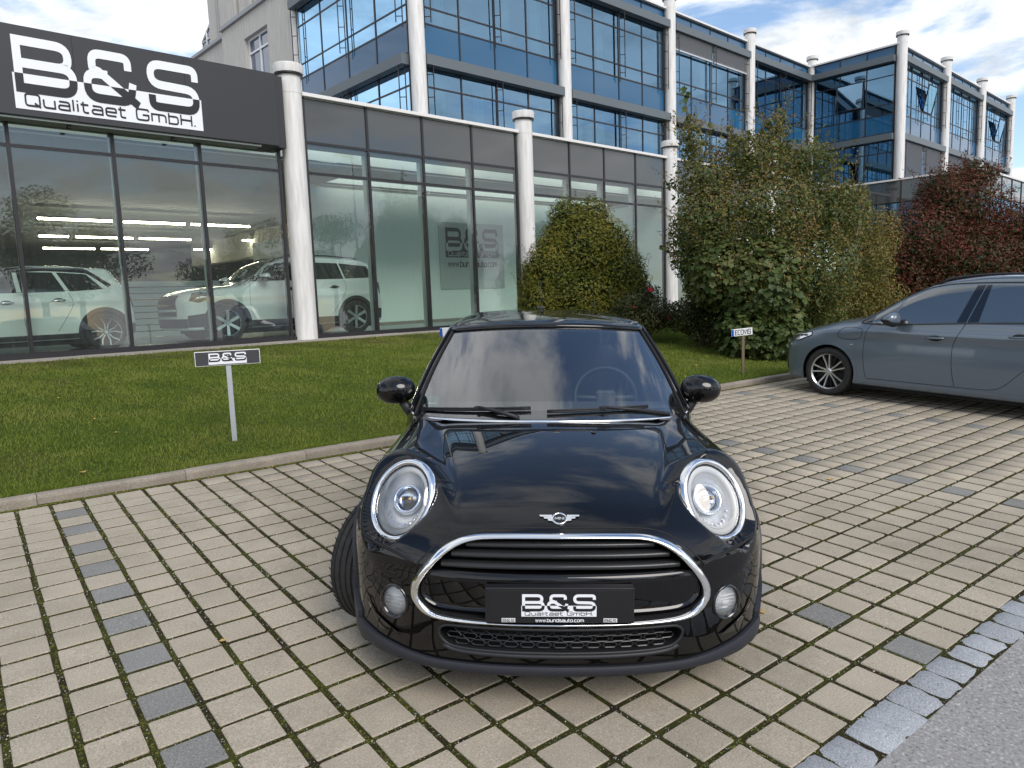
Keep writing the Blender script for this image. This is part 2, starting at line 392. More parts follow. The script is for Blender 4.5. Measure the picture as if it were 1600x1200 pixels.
def glassmat(name, tint, refl=1.6, base=.04, gcol=(1, 1, 1), rough=0.0, wav=0.0, dirt=0.0):
    """thin pane: fresnel mirror over a tinted clear sheet"""
    m = bpy.data.materials.new(name); m.use_nodes = True; q = NT(m); q.t.nodes.clear()
    o = q.n('ShaderNodeOutputMaterial'); tr = q.n('ShaderNodeBsdfTransparent'); tr.inputs[0].default_value = (*tint, 1)
    gl = q.n('ShaderNodeBsdfGlossy'); gl.inputs['Color'].default_value = (*gcol, 1); gl.inputs['Roughness'].default_value = rough
    lw = q.n('ShaderNodeFresnel'); lw.inputs[0].default_value = 1.5
    f = q.math('ADD', q.math('MULTIPLY', lw.outputs[0], refl), base, True)
    if wav:
        bm = q.n('ShaderNodeBump'); bm.inputs['Strength'].default_value = wav; bm.inputs['Distance'].default_value = .02
        q.l(q.noise(q.coord(), .9, 2, .4), bm.inputs['Height']); q.l(bm.outputs[0], gl.inputs['Normal'])
    mx = q.n('ShaderNodeMixShader'); q.l(f, mx.inputs[0]); q.l(tr.outputs[0], mx.inputs[1]); q.l(gl.outputs[0], mx.inputs[2])
    last = mx.outputs[0]
    if dirt:
        df = q.n('ShaderNodeBsdfDiffuse'); df.inputs[0].default_value = (.6, .65, .62, 1); m2 = q.n('ShaderNodeMixShader')
        mp = q.n('ShaderNodeMapping'); mp.inputs['Scale'].default_value = (9, 9, .6); q.l(q.coord(), mp.inputs[0])
        q.l(q.math('MULTIPLY', q.noise(mp.outputs[0], 2, 4, .6), dirt), m2.inputs[0]); q.l(last, m2.inputs[1]); q.l(df.outputs[0], m2.inputs[2]); last = m2.outputs[0]
    q.l(last, o.inputs[0]); return m
M = {}
M['paver'] = speckle('concrete_paver', (.405, .355, .278), (.20, .175, .14), (.62, .57, .49), 150, .9, .22, .22, .07, .20)
M['paver_grey'] = speckle('grey_paver', (.225, .222, .21), (.10, .10, .105), (.42, .42, .41), 150, .9, .35, .2, .10, .12)
M['granite'] = speckle('granite', (.36, .375, .395), (.12, .13, .145), (.66, .68, .70), 150, .8, .7, .25, .15)
M['kerb'] = speckle('kerb_concrete', (.33, .29, .24), (.20, .17, .14), (.48, .44, .38), 90, .9, .5, .45, .12, .22)
M['slab'] = speckle('slab_concrete', (.38, .34, .29), (.26, .23, .19), (.50, .46, .40), 60, .9, .3, .3, .08)
M['asphalt'] = speckle('asphalt', (.29, .28, .27), (.11, .11, .11), (.55, .54, .52), 75, .85, .9, .1)
M['leaf_dead'] = leafmat('fallen_leaf', [(.45, .20, .05), (.55, .33, .10), (.60, .50, .22)], .6, .1)
m = mat('moss', (.07, .08, .015), 1.0, spec=.1); q = NT(m); co = q.coord()
c = q.ramp(q.noise(co, 5.5, 5, .65), [(.36, (.028, .022, .015)), (.50, (.038, .038, .011)), (.68, (.062, .068, .014))])
c = q.mix(q.ramp(q.noise(co, 160, 2, .5), [(.66, (0, 0, 0)), (.70, (1, 1, 1))]), c, (.42, .40, .37)); q.base(c); q.bump(q.noise(co, 120, 3, .7), .8, .01)
M['moss'] = m
M['gravel'] = speckle('gravel_chip', (.50, .48, .45), (.3, .28, .26), (.72, .70, .68), 60, .8, .1, .1, .4)
m = mat('lawn_soil', (.05, .08, .015), 1.0, spec=.1); q = NT(m); co = q.coord()
c = q.ramp(q.noise(co, .9, 6, .62), [(.30, (.06, .10, .014)), (.55, (.085, .125, .020)), (.75, (.12, .115, .035))])
c = q.mix(q.ramp(q.noise(co, 45, 4, .7), [(.4, (.6,) * 3), (.6, (0,) * 3)]), c, (.025, .035, .008)); q.base(c); q.bump(q.noise(co, 60, 4, .7), 1.0, .03)
M['soil'] = m
M['grass'] = leafmat('grass_blade', [(.095, .145, .020), (.155, .215, .030), (.22, .265, .045), (.30, .28, .09)], .6, .3)
M['dry_grass'] = leafmat('dry_grass', [(.06, .07, .02), (.11, .10, .035), (.17, .14, .06)], .7, .2)
M['white'] = mat('white_coated_metal', (.84, .83, .80), .45)
q = NT(M['white']); mp_ = q.n('ShaderNodeMapping'); mp_.inputs['Scale'].default_value = (6, 6, .5); q.l(q.coord(), mp_.inputs[0]); q.base(q.ramp(q.noise(mp_.outputs[0], 3, 5, .6), [(.35, (.60, .58, .55)), (.6, (.73, .72, .70))]))
M['frame'] = mat('dark_frame_metal', (.032, .031, .034), .38, metal=.3)
M['fascia'] = mat('anthracite_panel', (.030, .032, .036), .5)
M['spandrel'] = mat('dark_spandrel_glass', (.058, .062, .060), .05, spec=.6, coat=.6)
M['coping'] = mat('pale_coping', (.72, .70, .68), .5)
M['shade'] = mat('grey_shade_box', (.11, .13, .145), .45)
M['slat'] = mat('louvre_slat', (.50, .51, .53), .4, metal=.3)
M['sign_white'] = mat('sign_white', (.78, .80, .84), .5)
M['sign_black'] = mat('sign_black', (.012, .012, .014), .4)
M['black'] = mat('matte_black', (.008, .008, .009), .7)
M['glass'] = glassmat('showroom_glass', (.84, .97, .91), 1.45, .03, wav=.02, dirt=.06)
M['oglass'] = glassmat('office_glass', (.30, .46, .50), 1.6, .32, gcol=(.36, .60, .84), wav=.03)
M['oglass_b'] = glassmat('office_glass_tower', (.22, .36, .42), 1.6, .26, gcol=(.30, .56, .82), wav=.03)
M['oglass_c'] = mat('office_spandrel_glass', (.015, .095, .20), .04, spec=.5, coat=.3)
M['curtain'] = mat('pale_curtain', (.62, .66, .64), .9)
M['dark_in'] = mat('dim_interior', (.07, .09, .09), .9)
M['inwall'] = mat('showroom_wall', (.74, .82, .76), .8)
M['infloor'] = mat('showroom_floor', (.42, .45, .43), .35)
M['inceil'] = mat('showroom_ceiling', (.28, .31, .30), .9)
M['render'] = mat('pale_render', (.52, .50, .46), .9)
q = NT(M['render']); mp_ = q.n('ShaderNodeMapping'); mp_.inputs['Scale'].default_value = (9, 9, .6); q.l(q.coord(), mp_.inputs[0]); q.base(q.ramp(q.noise(mp_.outputs[0], 1.5, 6, .65), [(.3, (.42, .40, .36)), (.65, (.56, .54, .50))])); q.bump(q.noise(q.coord(), 25, 3), .3, .01)
M['pvc'] = mat('white_window_frame', (.78, .79, .80), .4)
M['winglass'] = mat('blue_window_glass', (.03, .06, .13), .03, spec=1.0, coat=1)
M['zinc'] = mat('zinc_flashing', (.30, .31, .32), .5, metal=.4)
M['lamp'] = mat('fluorescent_tube', (1, .9, .7), .5, emit=(1.0, .88, .66), es=26.0)
M['galv'] = mat('galvanised_steel', (.55, .58, .62), .42, metal=.7)
M['wood'] = mat('weathered_wood', (.16, .12, .08), .9)
M['eu_blue'] = mat('blue_band', (.01, .08, .42), .4)
M['bark'] = mat('bark', (.10, .08, .065), .95)
M['paint'] = mat('black_car_paint', (.0015, .0015, .002), .4, spec=.05, coat=1.0, cr=.012)
M['chrome'] = mat('chrome', (.93, .94, .95), .07, metal=1.0)
M['plastic'] = mat('black_plastic', (.018, .019, .022), .5)
M['line_highlight'] = mat('shut_line_highlight', (.05, .052, .055), .2, metal=.6)  # grey that stands for the highlight above the bonnet shut line
M['satin'] = mat('satin_black_trim', (.020, .021, .022), .28, spec=.5)
M['lamp_silver'] = mat('silvered_lamp', (.88, .90, .91), .40, metal=.25, spec=.8)
M['lip'] = mat('matte_lower_trim', (.022, .024, .032), .48)
M['gloss_black'] = mat('gloss_black_trim', (.004, .004, .0045), .08, coat=1)
M['rubber'] = mat('tyre_rubber', (.020, .020, .021), .75)
q = NT(M['rubber']); q.base(q.ramp(q.noise(q.coord(), 30, 4), [(.35, (.017, .017, .018)), (.65, (.030, .029, .028))]))
M['alloy'] = mat('alloy_wheel', (.62, .63, .64), .28, metal=.9)
M['alloy_dark'] = mat('dark_alloy', (.02, .02, .022), .4, metal=.5)
M['carglass'] = glassmat('windscreen_glass', (.82, .90, .88), 2.3, .09)
M['darkglass'] = mat('tinted_car_glass', (.020, .025, .025), .03, spec=1.0, coat=1)
M['carwin'] = mat('car_side_glass', (.022, .030, .030), .03, spec=1.0, coat=1, ior=1.9)
M['interior'] = mat('car_interior', (.085, .085, .09), .8)
M['seat'] = mat('seat_fabric', (.12, .12, .125), .9)
M['lens'] = glassmat('headlight_lens', (.97, .98, 1.0), 1.3, .02)
M['reflector'] = mat('headlight_reflector', (.80, .83, .88), .16, metal=1.0)
M['drl'] = mat('light_ring', (.86, .88, .86), .25, spec=.6)
M['amber'] = mat('amber_bulb', (.75, .42, .12), .3)
M['clearlens'] = mat('clear_bulb_lens', (.8, .85, .9), .02, trans=1.0)
M['white_car'] = mat('white_car_paint', (.78, .80, .78), .3, coat=1)
M['grey_car'] = mat('blue_grey_car_paint', (.125, .160, .20), .30, metal=.35, coat=1, cr=.03)
M['sticker'] = mat('green_sticker', (.02, .22, .12), .5)
M['plate_white'] = mat('reflective_white', (.75, .76, .76), .35)
M['red_leaf'] = leafmat('red_autumn_leaf', [(.048, .062, .016), (.085, .055, .022), (.145, .036, .026), (.22, .048, .032)], .5, .3)
M['maple'] = leafmat('maple_leaf', [(.034, .056, .015), (.062, .098, .026), (.105, .135, .040), (.18, .16, .055)], .45, .3)
M['maple_top'] = leafmat('turning_leaf', [(.065, .085, .018), (.140, .145, .032), (.23, .17, .045), (.32, .20, .09)], .5, .3)
M['yew'] = leafmat('yew_leaf', [(.070, .098, .015), (.130, .150, .022), (.21, .195, .028), (.29, .22, .035)], .5, .3)
M['rose_leaf'] = leafmat('rose_leaf', [(.020, .030, .010), (.050, .060, .016), (.10, .075, .03)], .5, .3)
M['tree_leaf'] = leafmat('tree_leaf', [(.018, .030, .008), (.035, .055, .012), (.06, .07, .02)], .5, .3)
M['rose'] = mat('rose_petal', (.55, .03, .05), .6)
# ------------------------------------------------------------------ ground, paving, kerb, road, lawn
def px(p):
    d = np.asarray(p, float) - CAM; z = d @ RZ
    return (800 + FPX * (d @ RX) / z, 600 + FPX * (d @ RY) / z, z)
IM = MG.inverted()
def gl(p): return np.array(IM @ Vector(tuple(map(float, p))))       # world -> ground frame
# far ground sheet
me = mesh_np('ground', [(-400, -400, -.35), (400, -400, -.35), (400, 400, -.35), (-400, 400, -.35)], [(0, 1, 2, 3)], M['asphalt'])
g0 = obj('ground', me, None, MG); tag(g0, kind='structure')
# asphalt road beyond the granite edging
me = mesh_np('asphalt_road', [(-60, -9, -.004), (80, -9, -.004), (80, .958, -.004), (-60, .958, -.004)], [(0, 1, 2, 3)], M['asphalt'])
tag(obj('asphalt_road', me, None, MG), kind='structure')
U0, DU, W0, DW = .187, .2013, 1.308, .2003
# bed of the paving: moss and grit in the joints
nu, nw = 300, 90
us = np.linspace(-6.2, 17.0, nu); ws = np.linspace(.962, 5.955, nw)
UU, WW = np.meshgrid(us, ws, indexing='ij')
bed = np.stack([UU, WW, -.0065 + .002 * np.random.rand(nu, nw)], -1)
pav = MB_().grid(bed).build('car_park_paving', M['moss'], None, MG, fix=False); tag(pav, kind='structure')
def paver_mesh(seed):
    r = random.Random(seed); h = .0890; b = MB_()
    hx, hy = h - r.random() * .0015, h - r.random() * .0015; c = .0028 + r.random() * .0012; ck = .005
    def ring(x, y, k, z): return [(-x + k, -y, z), (x - k, -y, z), (x, -y + k, z), (x, y - k, z), (x - k, y, z), (-x + k, y, z), (-x, y - k, z), (-x, -y + k, z)]
    V = ring(hx, hy, ck, -.03) + ring(hx, hy, ck, -c) + ring(hx - c * .8, hy - c * .8, ck, 0)
    V = [(x + r.uniform(-.0012, .0012), y + r.uniform(-.0012, .0012), z) for x, y, z in V]
    F = [tuple(range(16, 24))]
    for a in (0, 8):
        for k in range(8): l = (k + 1) % 8; F.append((a + k, a + l, a + 8 + l, a + 8 + k))
    b.add(V, F); return b
variants = [paver_mesh(k) for k in range(5)]
pm = [v.mesh('paver', M['paver']) for v in variants]; pg = [v.mesh('paver', M['paver_grey']) for v in variants]
cells = []
for k in range(-31, 83):
    for j in range(-1, 23):
        u = U0 + DU * (k + .5); w_ = W0 + DW * (j + .5)
        if not (-6.1 < u < 16.9): continue
        grey = ((k - 1) % 13 == 0) and (j % 2 == 1)
        x, y, z = px(gp(u, w_)); vis = 0
        if z > .5 and -30 < x < 1630 and y < 1230:
            a = [px(gp(u + du, w_ + dw))[:2] for du, dw in ((-.09, -.09), (.09, -.09), (.09, .09), (-.09, .09))]
            vis = abs(sum(a[i][0] * a[(i + 1) % 4][1] - a[(i + 1) % 4][0] * a[i][1] for i in range(4)) / 2)
            if y < 1045 - max(0, abs(x - 876) - 200) * .42 and 560 < x < 1190: vis = 0
        cells.append((vis, k, j, u, w_, grey))
cells.sort(key=lambda c: -c[0])
def paver_pose(u, w_, r):
    t = Matrix.Translation((u + r.uniform(-.0025, .0025), w_ + r.uniform(-.0025, .0025), r.uniform(-.0012, .0012)))
    return t @ rot(r.choice((0, 1, 2, 3)) * math.pi / 2 + r.uniform(-.009, .009), 'Z') @ rot(r.uniform(-.003, .003), 'X') @ rot(r.uniform(-.003, .003), 'Y')
rr = random.Random(3)
for c in cells[:300]:
    v = rr.randrange(5); obj('paver', (pg if c[5] else pm)[v], pav, paver_pose(c[3], c[4], rr))
for grey in (False, True):
    rest = [c for c in cells[300:] if c[5] == grey]
    v = variants[0]; tv = np.array(v.v); P = []; R_ = []
    for c in rest:
        mm = paver_pose(c[3], c[4], rr); P.append(mm.translation[:]); R_.append(np.array(mm.to_3x3()))
    me = scatter('pavers_beyond', tv, v.f, np.array(P), np.array(R_), np.ones(len(P)), M['paver_grey'] if grey else M['paver'])
    tag(obj('grey_pavers_beyond' if grey else 'pavers_beyond', me, pav), kind='stuff')
# moss cushions and grit in the joints near the camera
def joint_points(n, umin, umax, wmin, wmax, jit):
    a = np.random.rand(n) < .5; u = np.random.uniform(umin, umax, n); w_ = np.random.uniform(wmin, wmax, n)
    ku = np.round((u - U0) / DU); kw = np.round((w_ - W0) / DW)
    u = np.where(a, U0 + DU * ku + np.random.normal(0, jit, n), u); w_ = np.where(~a, W0 + DW * kw + np.random.normal(0, jit, n), w_)
    return u, w_
dome = [(math.cos(a) * 1, math.sin(a) * 1, 0) for a in np.linspace(0, 2 * math.pi, 6)[:-1]] + [(math.cos(a + .6) * .6, math.sin(a + .6) * .6, .55) for a in np.linspace(0, 2 * math.pi, 6)[:-1]] + [(0, 0, .75)]
df = [(i, (i + 1) % 5, 5 + (i + 1) % 5, 5 + i) for i in range(5)] + [(5 + i, 5 + (i + 1) % 5, 10) for i in range(5)]
n = 42000
u, w_ = joint_points(n, -1.2, 6.5, 1.12, 5.95, .0062)
nz = np.sin(u * 3.1 + 1.3 * np.sin(w_ * 2.3)) + np.sin(w_ * 4.7 + u * 1.9) + np.random.normal(0, .5, n)
keep = (nz > -.75) & (np.random.rand(n) < np.clip(1.3 - (u + 1) * .12, .35, 1)); u, w_ = u[keep], w_[keep]; n = len(u)
sc = np.random.uniform(.0028, .0072, n); sc3 = np.stack([sc, sc, sc * .55], 1)
th = np.random.rand(n) * 6.28; R_ = np.zeros((n, 3, 3)); R_[:, 0, 0] = np.cos(th); R_[:, 0, 1] = -np.sin(th); R_[:, 1, 0] = np.sin(th); R_[:, 1, 1] = np.cos(th); R_[:, 2, 2] = 1
M['moss_tuft'] = leafmat('moss_cushion', [(.038, .040, .009), (.066, .074, .011), (.105, .115, .014), (.14, .13, .026)], .95, .05)
tag(obj('moss', scatter('moss', dome, df, np.stack([u, w_, np.full(n, -.0068)], 1), R_, sc3, M['moss_tuft'], smooth=True), pav), kind='stuff')
n = 6500
u, w_ = joint_points(n, -1.2, 6.0, 1.0, 5.9, .008)
tet = [(1, 0, -.4), (-.5, .87, -.4), (-.5, -.87, -.4), (.1, 0, .9), (.8, .6, .3)]; tf = [(0, 1, 4), (1, 3, 4), (0, 4, 3), (1, 2, 3), (0, 3, 2), (0, 2, 1)]
tag(obj('grit', scatter('grit', tet, tf, np.stack([u, w_, np.full(n, -.0025)], 1), rand_rot(n), np.random.uniform(.0014, .0042, n), M['gravel']), pav), kind='stuff')
# crumbs, moss and leaf scraps gathered along the foot of the kerb
n = 5200; u = np.random.uniform(-3, 11, n); w_ = 5.965 - np.abs(np.random.normal(0, .018, n)); sc = np.random.uniform(.004, .012, n); th = np.random.rand(n) * 6.28
R_ = np.zeros((n, 3, 3)); R_[:, 0, 0] = np.cos(th); R_[:, 0, 1] = -np.sin(th); R_[:, 1, 0] = np.sin(th); R_[:, 1, 1] = np.cos(th); R_[:, 2, 2] = 1
tag(obj('kerb_moss', scatter('kerb_moss', dome, df, np.stack([u, w_, np.full(n, -.004)], 1), R_, np.stack([sc, sc, sc * .5], 1), M['moss_tuft'], smooth=True), pav), kind='stuff')
n = 900; u = np.random.uniform(-3, 11, n); w_ = 5.965 - np.abs(np.random.normal(0, .05, n))
tag(obj('leaf_scraps', scatter('leaf_scraps', [(0, 0, 0), (.4, .5, .1), (0, 1, .05), (-.4, .5, .15)], [(0, 1, 2), (0, 2, 3)], np.stack([u, w_, np.full(n, .003)], 1), rand_rot(n, np.tile([0, 0, 1.0], (n, 1)), .4), np.random.uniform(.006, .016, n), M['leaf_dead']), pav), kind='stuff')
# granite setts along the road
ed = MB_().add([(-6, .955, -.003), (17, .955, -.003), (17, 1.13, -.003), (-6, 1.13, -.003)], [(0, 1, 2, 3)]).build('granite_edging', M['moss'], None, MG, fix=False); tag(ed, kind='structure')
def sett_mesh(seed):
    r = random.Random(seed); b = MB_(); nx, ny = 6, 6; hx, hy = .083 + r.uniform(-.004, .003), .077 + r.uniform(-.004, .003)
    P = np.zeros((nx, ny, 3))
    for i in range(nx):
        for j in range(ny):
            a, c = -1 + 2 * i / (nx - 1), -1 + 2 * j / (ny - 1)
            e = max(abs(a), abs(c)) ** 6; co = (abs(a) ** 5) * (abs(c) ** 5)
            P[i, j] = (a * hx * (1 - .06 * co) + r.uniform(-.003, .003), c * hy * (1 - .06 * co) + r.uniform(-.003, .003), .004 - .012 * e + r.uniform(-.0022, .0022))
    b.grid(P, sm=True)
    ring = [(i, 0) for i in range(nx)] + [(nx - 1, j) for j in range(1, ny)] + [(i, ny - 1) for i in range(nx - 2, -1, -1)] + [(0, j) for j in range(ny - 2, 0, -1)]
    V = [tuple(P[i, j]) for i, j in ring] + [(P[i, j][0] * .97, P[i, j][1] * .97, -.05) for i, j in ring]; m_ = len(ring)
    b.add(V, [(k, m_ + k, m_ + (k + 1) % m_, (k + 1) % m_) for k in range(m_)]); return b.mesh('granite_sett', M['granite'])
sm_ = [sett_mesh(k) for k in range(7)]
u = -2.5
while u < 15:
    L = rr.uniform(.90, 1.04) * .169
    obj('granite_sett', sm_[rr.randrange(7)], ed, Matrix.Translation((u, 1.035 + rr.uniform(-.006, .006), rr.uniform(.002, .007))) @ rot(rr.uniform(-.05, .05) + rr.choice((0, math.pi)), 'Z') @ Matrix.Diagonal((L / .169, rr.uniform(.95, 1.04), 1, 1)))
    u += L
# kerb
kb = MB_().add([(-12, 5.95, -.02), (30, 5.95, -.02), (30, 6.06, .05), (-12, 6.06, .05)], [(0, 1, 2, 3)]).build('kerb', M['soil'], None, MG, fix=False); tag(kb, kind='structure')
def kerb_stone(seed):
    r = random.Random(seed); b = MB_(); n_ = 14; V = []
    prof = [(-.002, -.05), (0, .048), (.006, .064), (.018, .072), (.075, .075), (.083, .068), (.085, -.02)]
    P = np.zeros((n_, len(prof), 3))
    for i in range(n_):
        for j, (y, z) in enumerate(prof): P[i, j] = (.996 * i / (n_ - 1), y + r.uniform(-.0018, .0018), z + r.uniform(-.0018, .0018))
    b.grid(P, sm=False); b.add(P[0], [tuple(range(len(prof)))]); b.add(P[-1], [tuple(range(len(prof)))[::-1]])
    return b.mesh('kerb_stone', M['kerb'])
ks = [kerb_stone(k) for k in range(4)]
for i in range(-8, 26):
    obj('kerb_stone', ks[rr.randrange(4)], kb, Matrix.Translation((i + .32, 5.975 + rr.uniform(-.006, .006), rr.uniform(-.006, .006))) @ rot(rr.uniform(-.004, .004), 'Z'))
# lawn: ruled surface from the kerb up to the paved strip in front of the glass
T1 = 12.15
def lawn_p(u, v):
    """world point: u along the kerb, v 0 at the kerb .. 1 at the strip"""
    a = gp(u, 6.055, .062); d = a - CAM; s = d @ BU
    b = bp(s * .985 + .2, T1, FLZ - .03)
    p = a * (1 - v) + b * v; p[2] += .03 * math.sin(math.pi * v) + .012 * math.sin(u * 2.1 + v * 5) * math.sin(math.pi * v); return p
nu, nv = 150, 36
P = np.array([[lawn_p(u, v) for v in np.linspace(0, 1, nv)] for u in np.linspace(-9, 34, nu)])
tag(MB_().grid(P).build('lawn', M['soil'], None, None, fix=False), kind='structure')
# grass blades, denser near the camera
n = 400000
u = -6.5 + 21.5 * np.random.rand(n) ** 1.15; v = np.random.rand(n) ** 1.25
nu2 = np.interp(u, np.linspace(-9, 34, nu), np.arange(nu)); nv2 = v * (nv - 1)
i0 = np.clip(nu2.astype(int), 0, nu - 2); j0 = np.clip(nv2.astype(int), 0, nv - 2); fu = (nu2 - i0)[:, None]; fv = (nv2 - j0)[:, None]
pos = P[i0, j0] * (1 - fu) * (1 - fv) + P[i0 + 1, j0] * fu * (1 - fv) + P[i0, j0 + 1] * (1 - fu) * fv + P[i0 + 1, j0 + 1] * fu * fv
d = pos - CAM; zc = d @ RZ; xx = 800 + FPX * (d @ RX) / zc
keep = (zc > .5) & (xx > -700) & (xx < 2000); pos = pos[keep]; n = len(pos)
clump = np.sin(pos[:, 0] * 5.1 + np.sin(pos[:, 1] * 3.7) * 2) + np.sin(pos[:, 1] * 6.3 + pos[:, 0] * 1.3)
far = np.clip((zc[keep] - 5) / 7, 0, 1); L = np.random.uniform(.018, .042, n) * (1 + .22 * clump); wd = np.random.uniform(.0035, .006, n) * (1 + .9 * far)
R_ = rand_rot(n, np.tile([0, 0, 1.0], (n, 1)), .55)
tag(obj('grass', scatter('grass', [(-.5, 0, 0), (.5, 0, 0), (.12, .12, 1)], [(0, 1, 2)], pos - np.array([0, 0, .002]), R_, np.stack([wd, L, L], 1), M['grass'])), kind='stuff')
def lawn_at(u, v):
    a_ = np.interp(u, np.linspace(-9, 34, nu), np.arange(nu)); b_ = np.clip(v, 0, 1) * (nv - 1); i = np.clip(a_.astype(int), 0, nu - 2); j = np.clip(b_.astype(int), 0, nv - 2); f = (a_ - i)[:, None]; g = (b_ - j)[:, None]
    return P[i, j] * (1 - f) * (1 - g) + P[i + 1, j] * f * (1 - g) + P[i, j + 1] * (1 - f) * g + P[i + 1, j + 1] * f * g
n = 42000; u = np.random.uniform(-4, 14, n); v = 1 - np.abs(np.random.normal(0, .09, n)); extra = np.random.rand(n) < .35
v = np.where(extra, np.random.rand(n), v); pt = np.sin(u * 1.7 + np.sin(v * 9) * 1.4) + np.sin(v * 13 + u * .8); k_ = ~extra | (pt > 1.0); u, v = u[k_], v[k_]; n = len(u)
L = np.random.uniform(.018, .045, n); tag(obj('dry_grass', scatter('dry_grass', [(-.5, 0, 0), (.5, 0, 0), (.12, .12, 1)], [(0, 1, 2)], lawn_at(u, v), rand_rot(n, np.tile([0, 0, 1.0], (n, 1)), .8), np.stack([np.full(n, .008), L, L], 1), M['dry_grass'])), kind='stuff')
# longer blades leaning over the kerb
n = 9000; u = np.random.uniform(-4, 12, n); L = np.random.uniform(.03, .07, n) * (.7 + .5 * np.abs(np.sin(u * 2.3) * np.sin(u * 5.9)))
pos = lawn_at(u, np.abs(np.random.normal(0, .006, n))) + np.array([0, 0, .004]); R_ = rand_rot(n, np.tile([0, 0, 1.0], (n, 1)) - .35 * GW, .5)
tag(obj('edge_grass', scatter('edge_grass', [(-.5, 0, 0), (.5, 0, 0), (.12, .12, 1)], [(0, 1, 2)], pos, R_, np.stack([np.full(n, .005), L, L], 1), M['grass'])), kind='stuff')
n = 240; u = np.random.uniform(-4, 12, n); v = np.random.rand(n); th = rand_rot(n, np.tile([0, 0, 1.0], (n, 1)), .5)
tag(obj('lawn_litter', scatter('lawn_litter', [(0, 0, 0), (.5, .5, .1), (0, 1, .05), (-.5, .5, .15)], [(0, 1, 2), (0, 2, 3)], lawn_at(u, v) + np.array([0, 0, .022]), th, np.random.uniform(.008, .026, n), M['leaf_dead'])), kind='stuff')
# paved strip in front of the glass (slabs one metre long)
st = MB_().add([(-9, T1 - .02, FLZ - .05), (34, T1 - .02, FLZ - .05), (34, 13.0, FLZ - .05), (-9, 13.0, FLZ - .05)], [(0, 1, 2, 3)]).build('paved_strip', M['soil'], None, MB, fix=False); tag(st, kind='structure')
sb = MB_().box((.004, 0, -.04), (.996, .78, 0), bev=.006).mesh('strip_slab', M['slab'])
for i in range(-6, 30): obj('strip_slab', sb, st, T(i + .4, T1 + .03, FLZ - .018 + rr.uniform(-.004, .004)))
# fallen leaves: each its own thing only where it shows
LF = [(0, -1, 0), (.35, -.5, .1), (.75, -.3, .22), (.5, .1, .1), (.6, .7, .25), (.15, .5, .05), (0, 1, .1), (-.15, .5, .02), (-.6, .7, .2), (-.5, .1, .1), (-.75, -.3, .25), (-.35, -.5, .1), (0, 0, -.05)]
LFF = [(i, (i + 1) % 12, 12) for i in range(12)]
lf = mesh_np('fallen_leaf', LF, [np.array(LFF)], M['leaf_dead'])
from mathutils import geometry
def on_ground(x, y):
    d = RZ + RX * (x - 800) / FPX + RY * (y - 600) / FPX; t = ((FOOT - CAM) @ GN) / (d @ GN); return gl(CAM + d * t)
def on_lawn(x, y):
    d = RZ + RX * (x - 800) / FPX + RY * (y - 600) / FPX
    t = -1.3 / d[2]
    for _ in range(30):
        p = CAM + d * t; g = gl(p); v = np.clip((g[1] - 6.055) / 6.6, 0, 1); q = lawn_p(g[0], v); t *= (q[2] - CAM[2]) / (p[2] - CAM[2])
    return CAM + d * t
for i, (x, y, s, lab) in enumerate([(1188, 957, .030, 'curled tan leaf on the pavers beside the black car'), (1297, 750, .035, 'small pale yellow leaf on the pavers in the middle of the car park'), (348, 1003, .018, 'tiny orange leaf scrap in a mossy joint left of the black car')]):
    p = on_ground(x, y); o = obj('fallen_leaf', lf, None, MG @ T(p[0], p[1], .006) @ rot(i * 2.1, 'Z') @ Matrix.Diagonal((s, s, s, 1))); tag(o, lab, 'leaf', 'fallen leaves')
for i, (x, y, s, lab) in enumerate([(1087, 573, .05, 'pale yellow leaf on the grass right of the black car'), (534, 573, .05, 'brown curled leaf on the grass near the showroom glass'), (182, 679, .025, 'small white leaf scrap on the lawn left of the sign post'), (130, 742, .035, 'crumpled pale green leaf on the lawn near the kerb')]):
    p = on_lawn(x, y); o = obj('fallen_leaf', lf, None, T(p[0], p[1], p[2] + .022) @ rot(i * 1.3, 'Z') @ Matrix.Diagonal((s, s, s, 1))); tag(o, lab, 'leaf', 'fallen leaves')
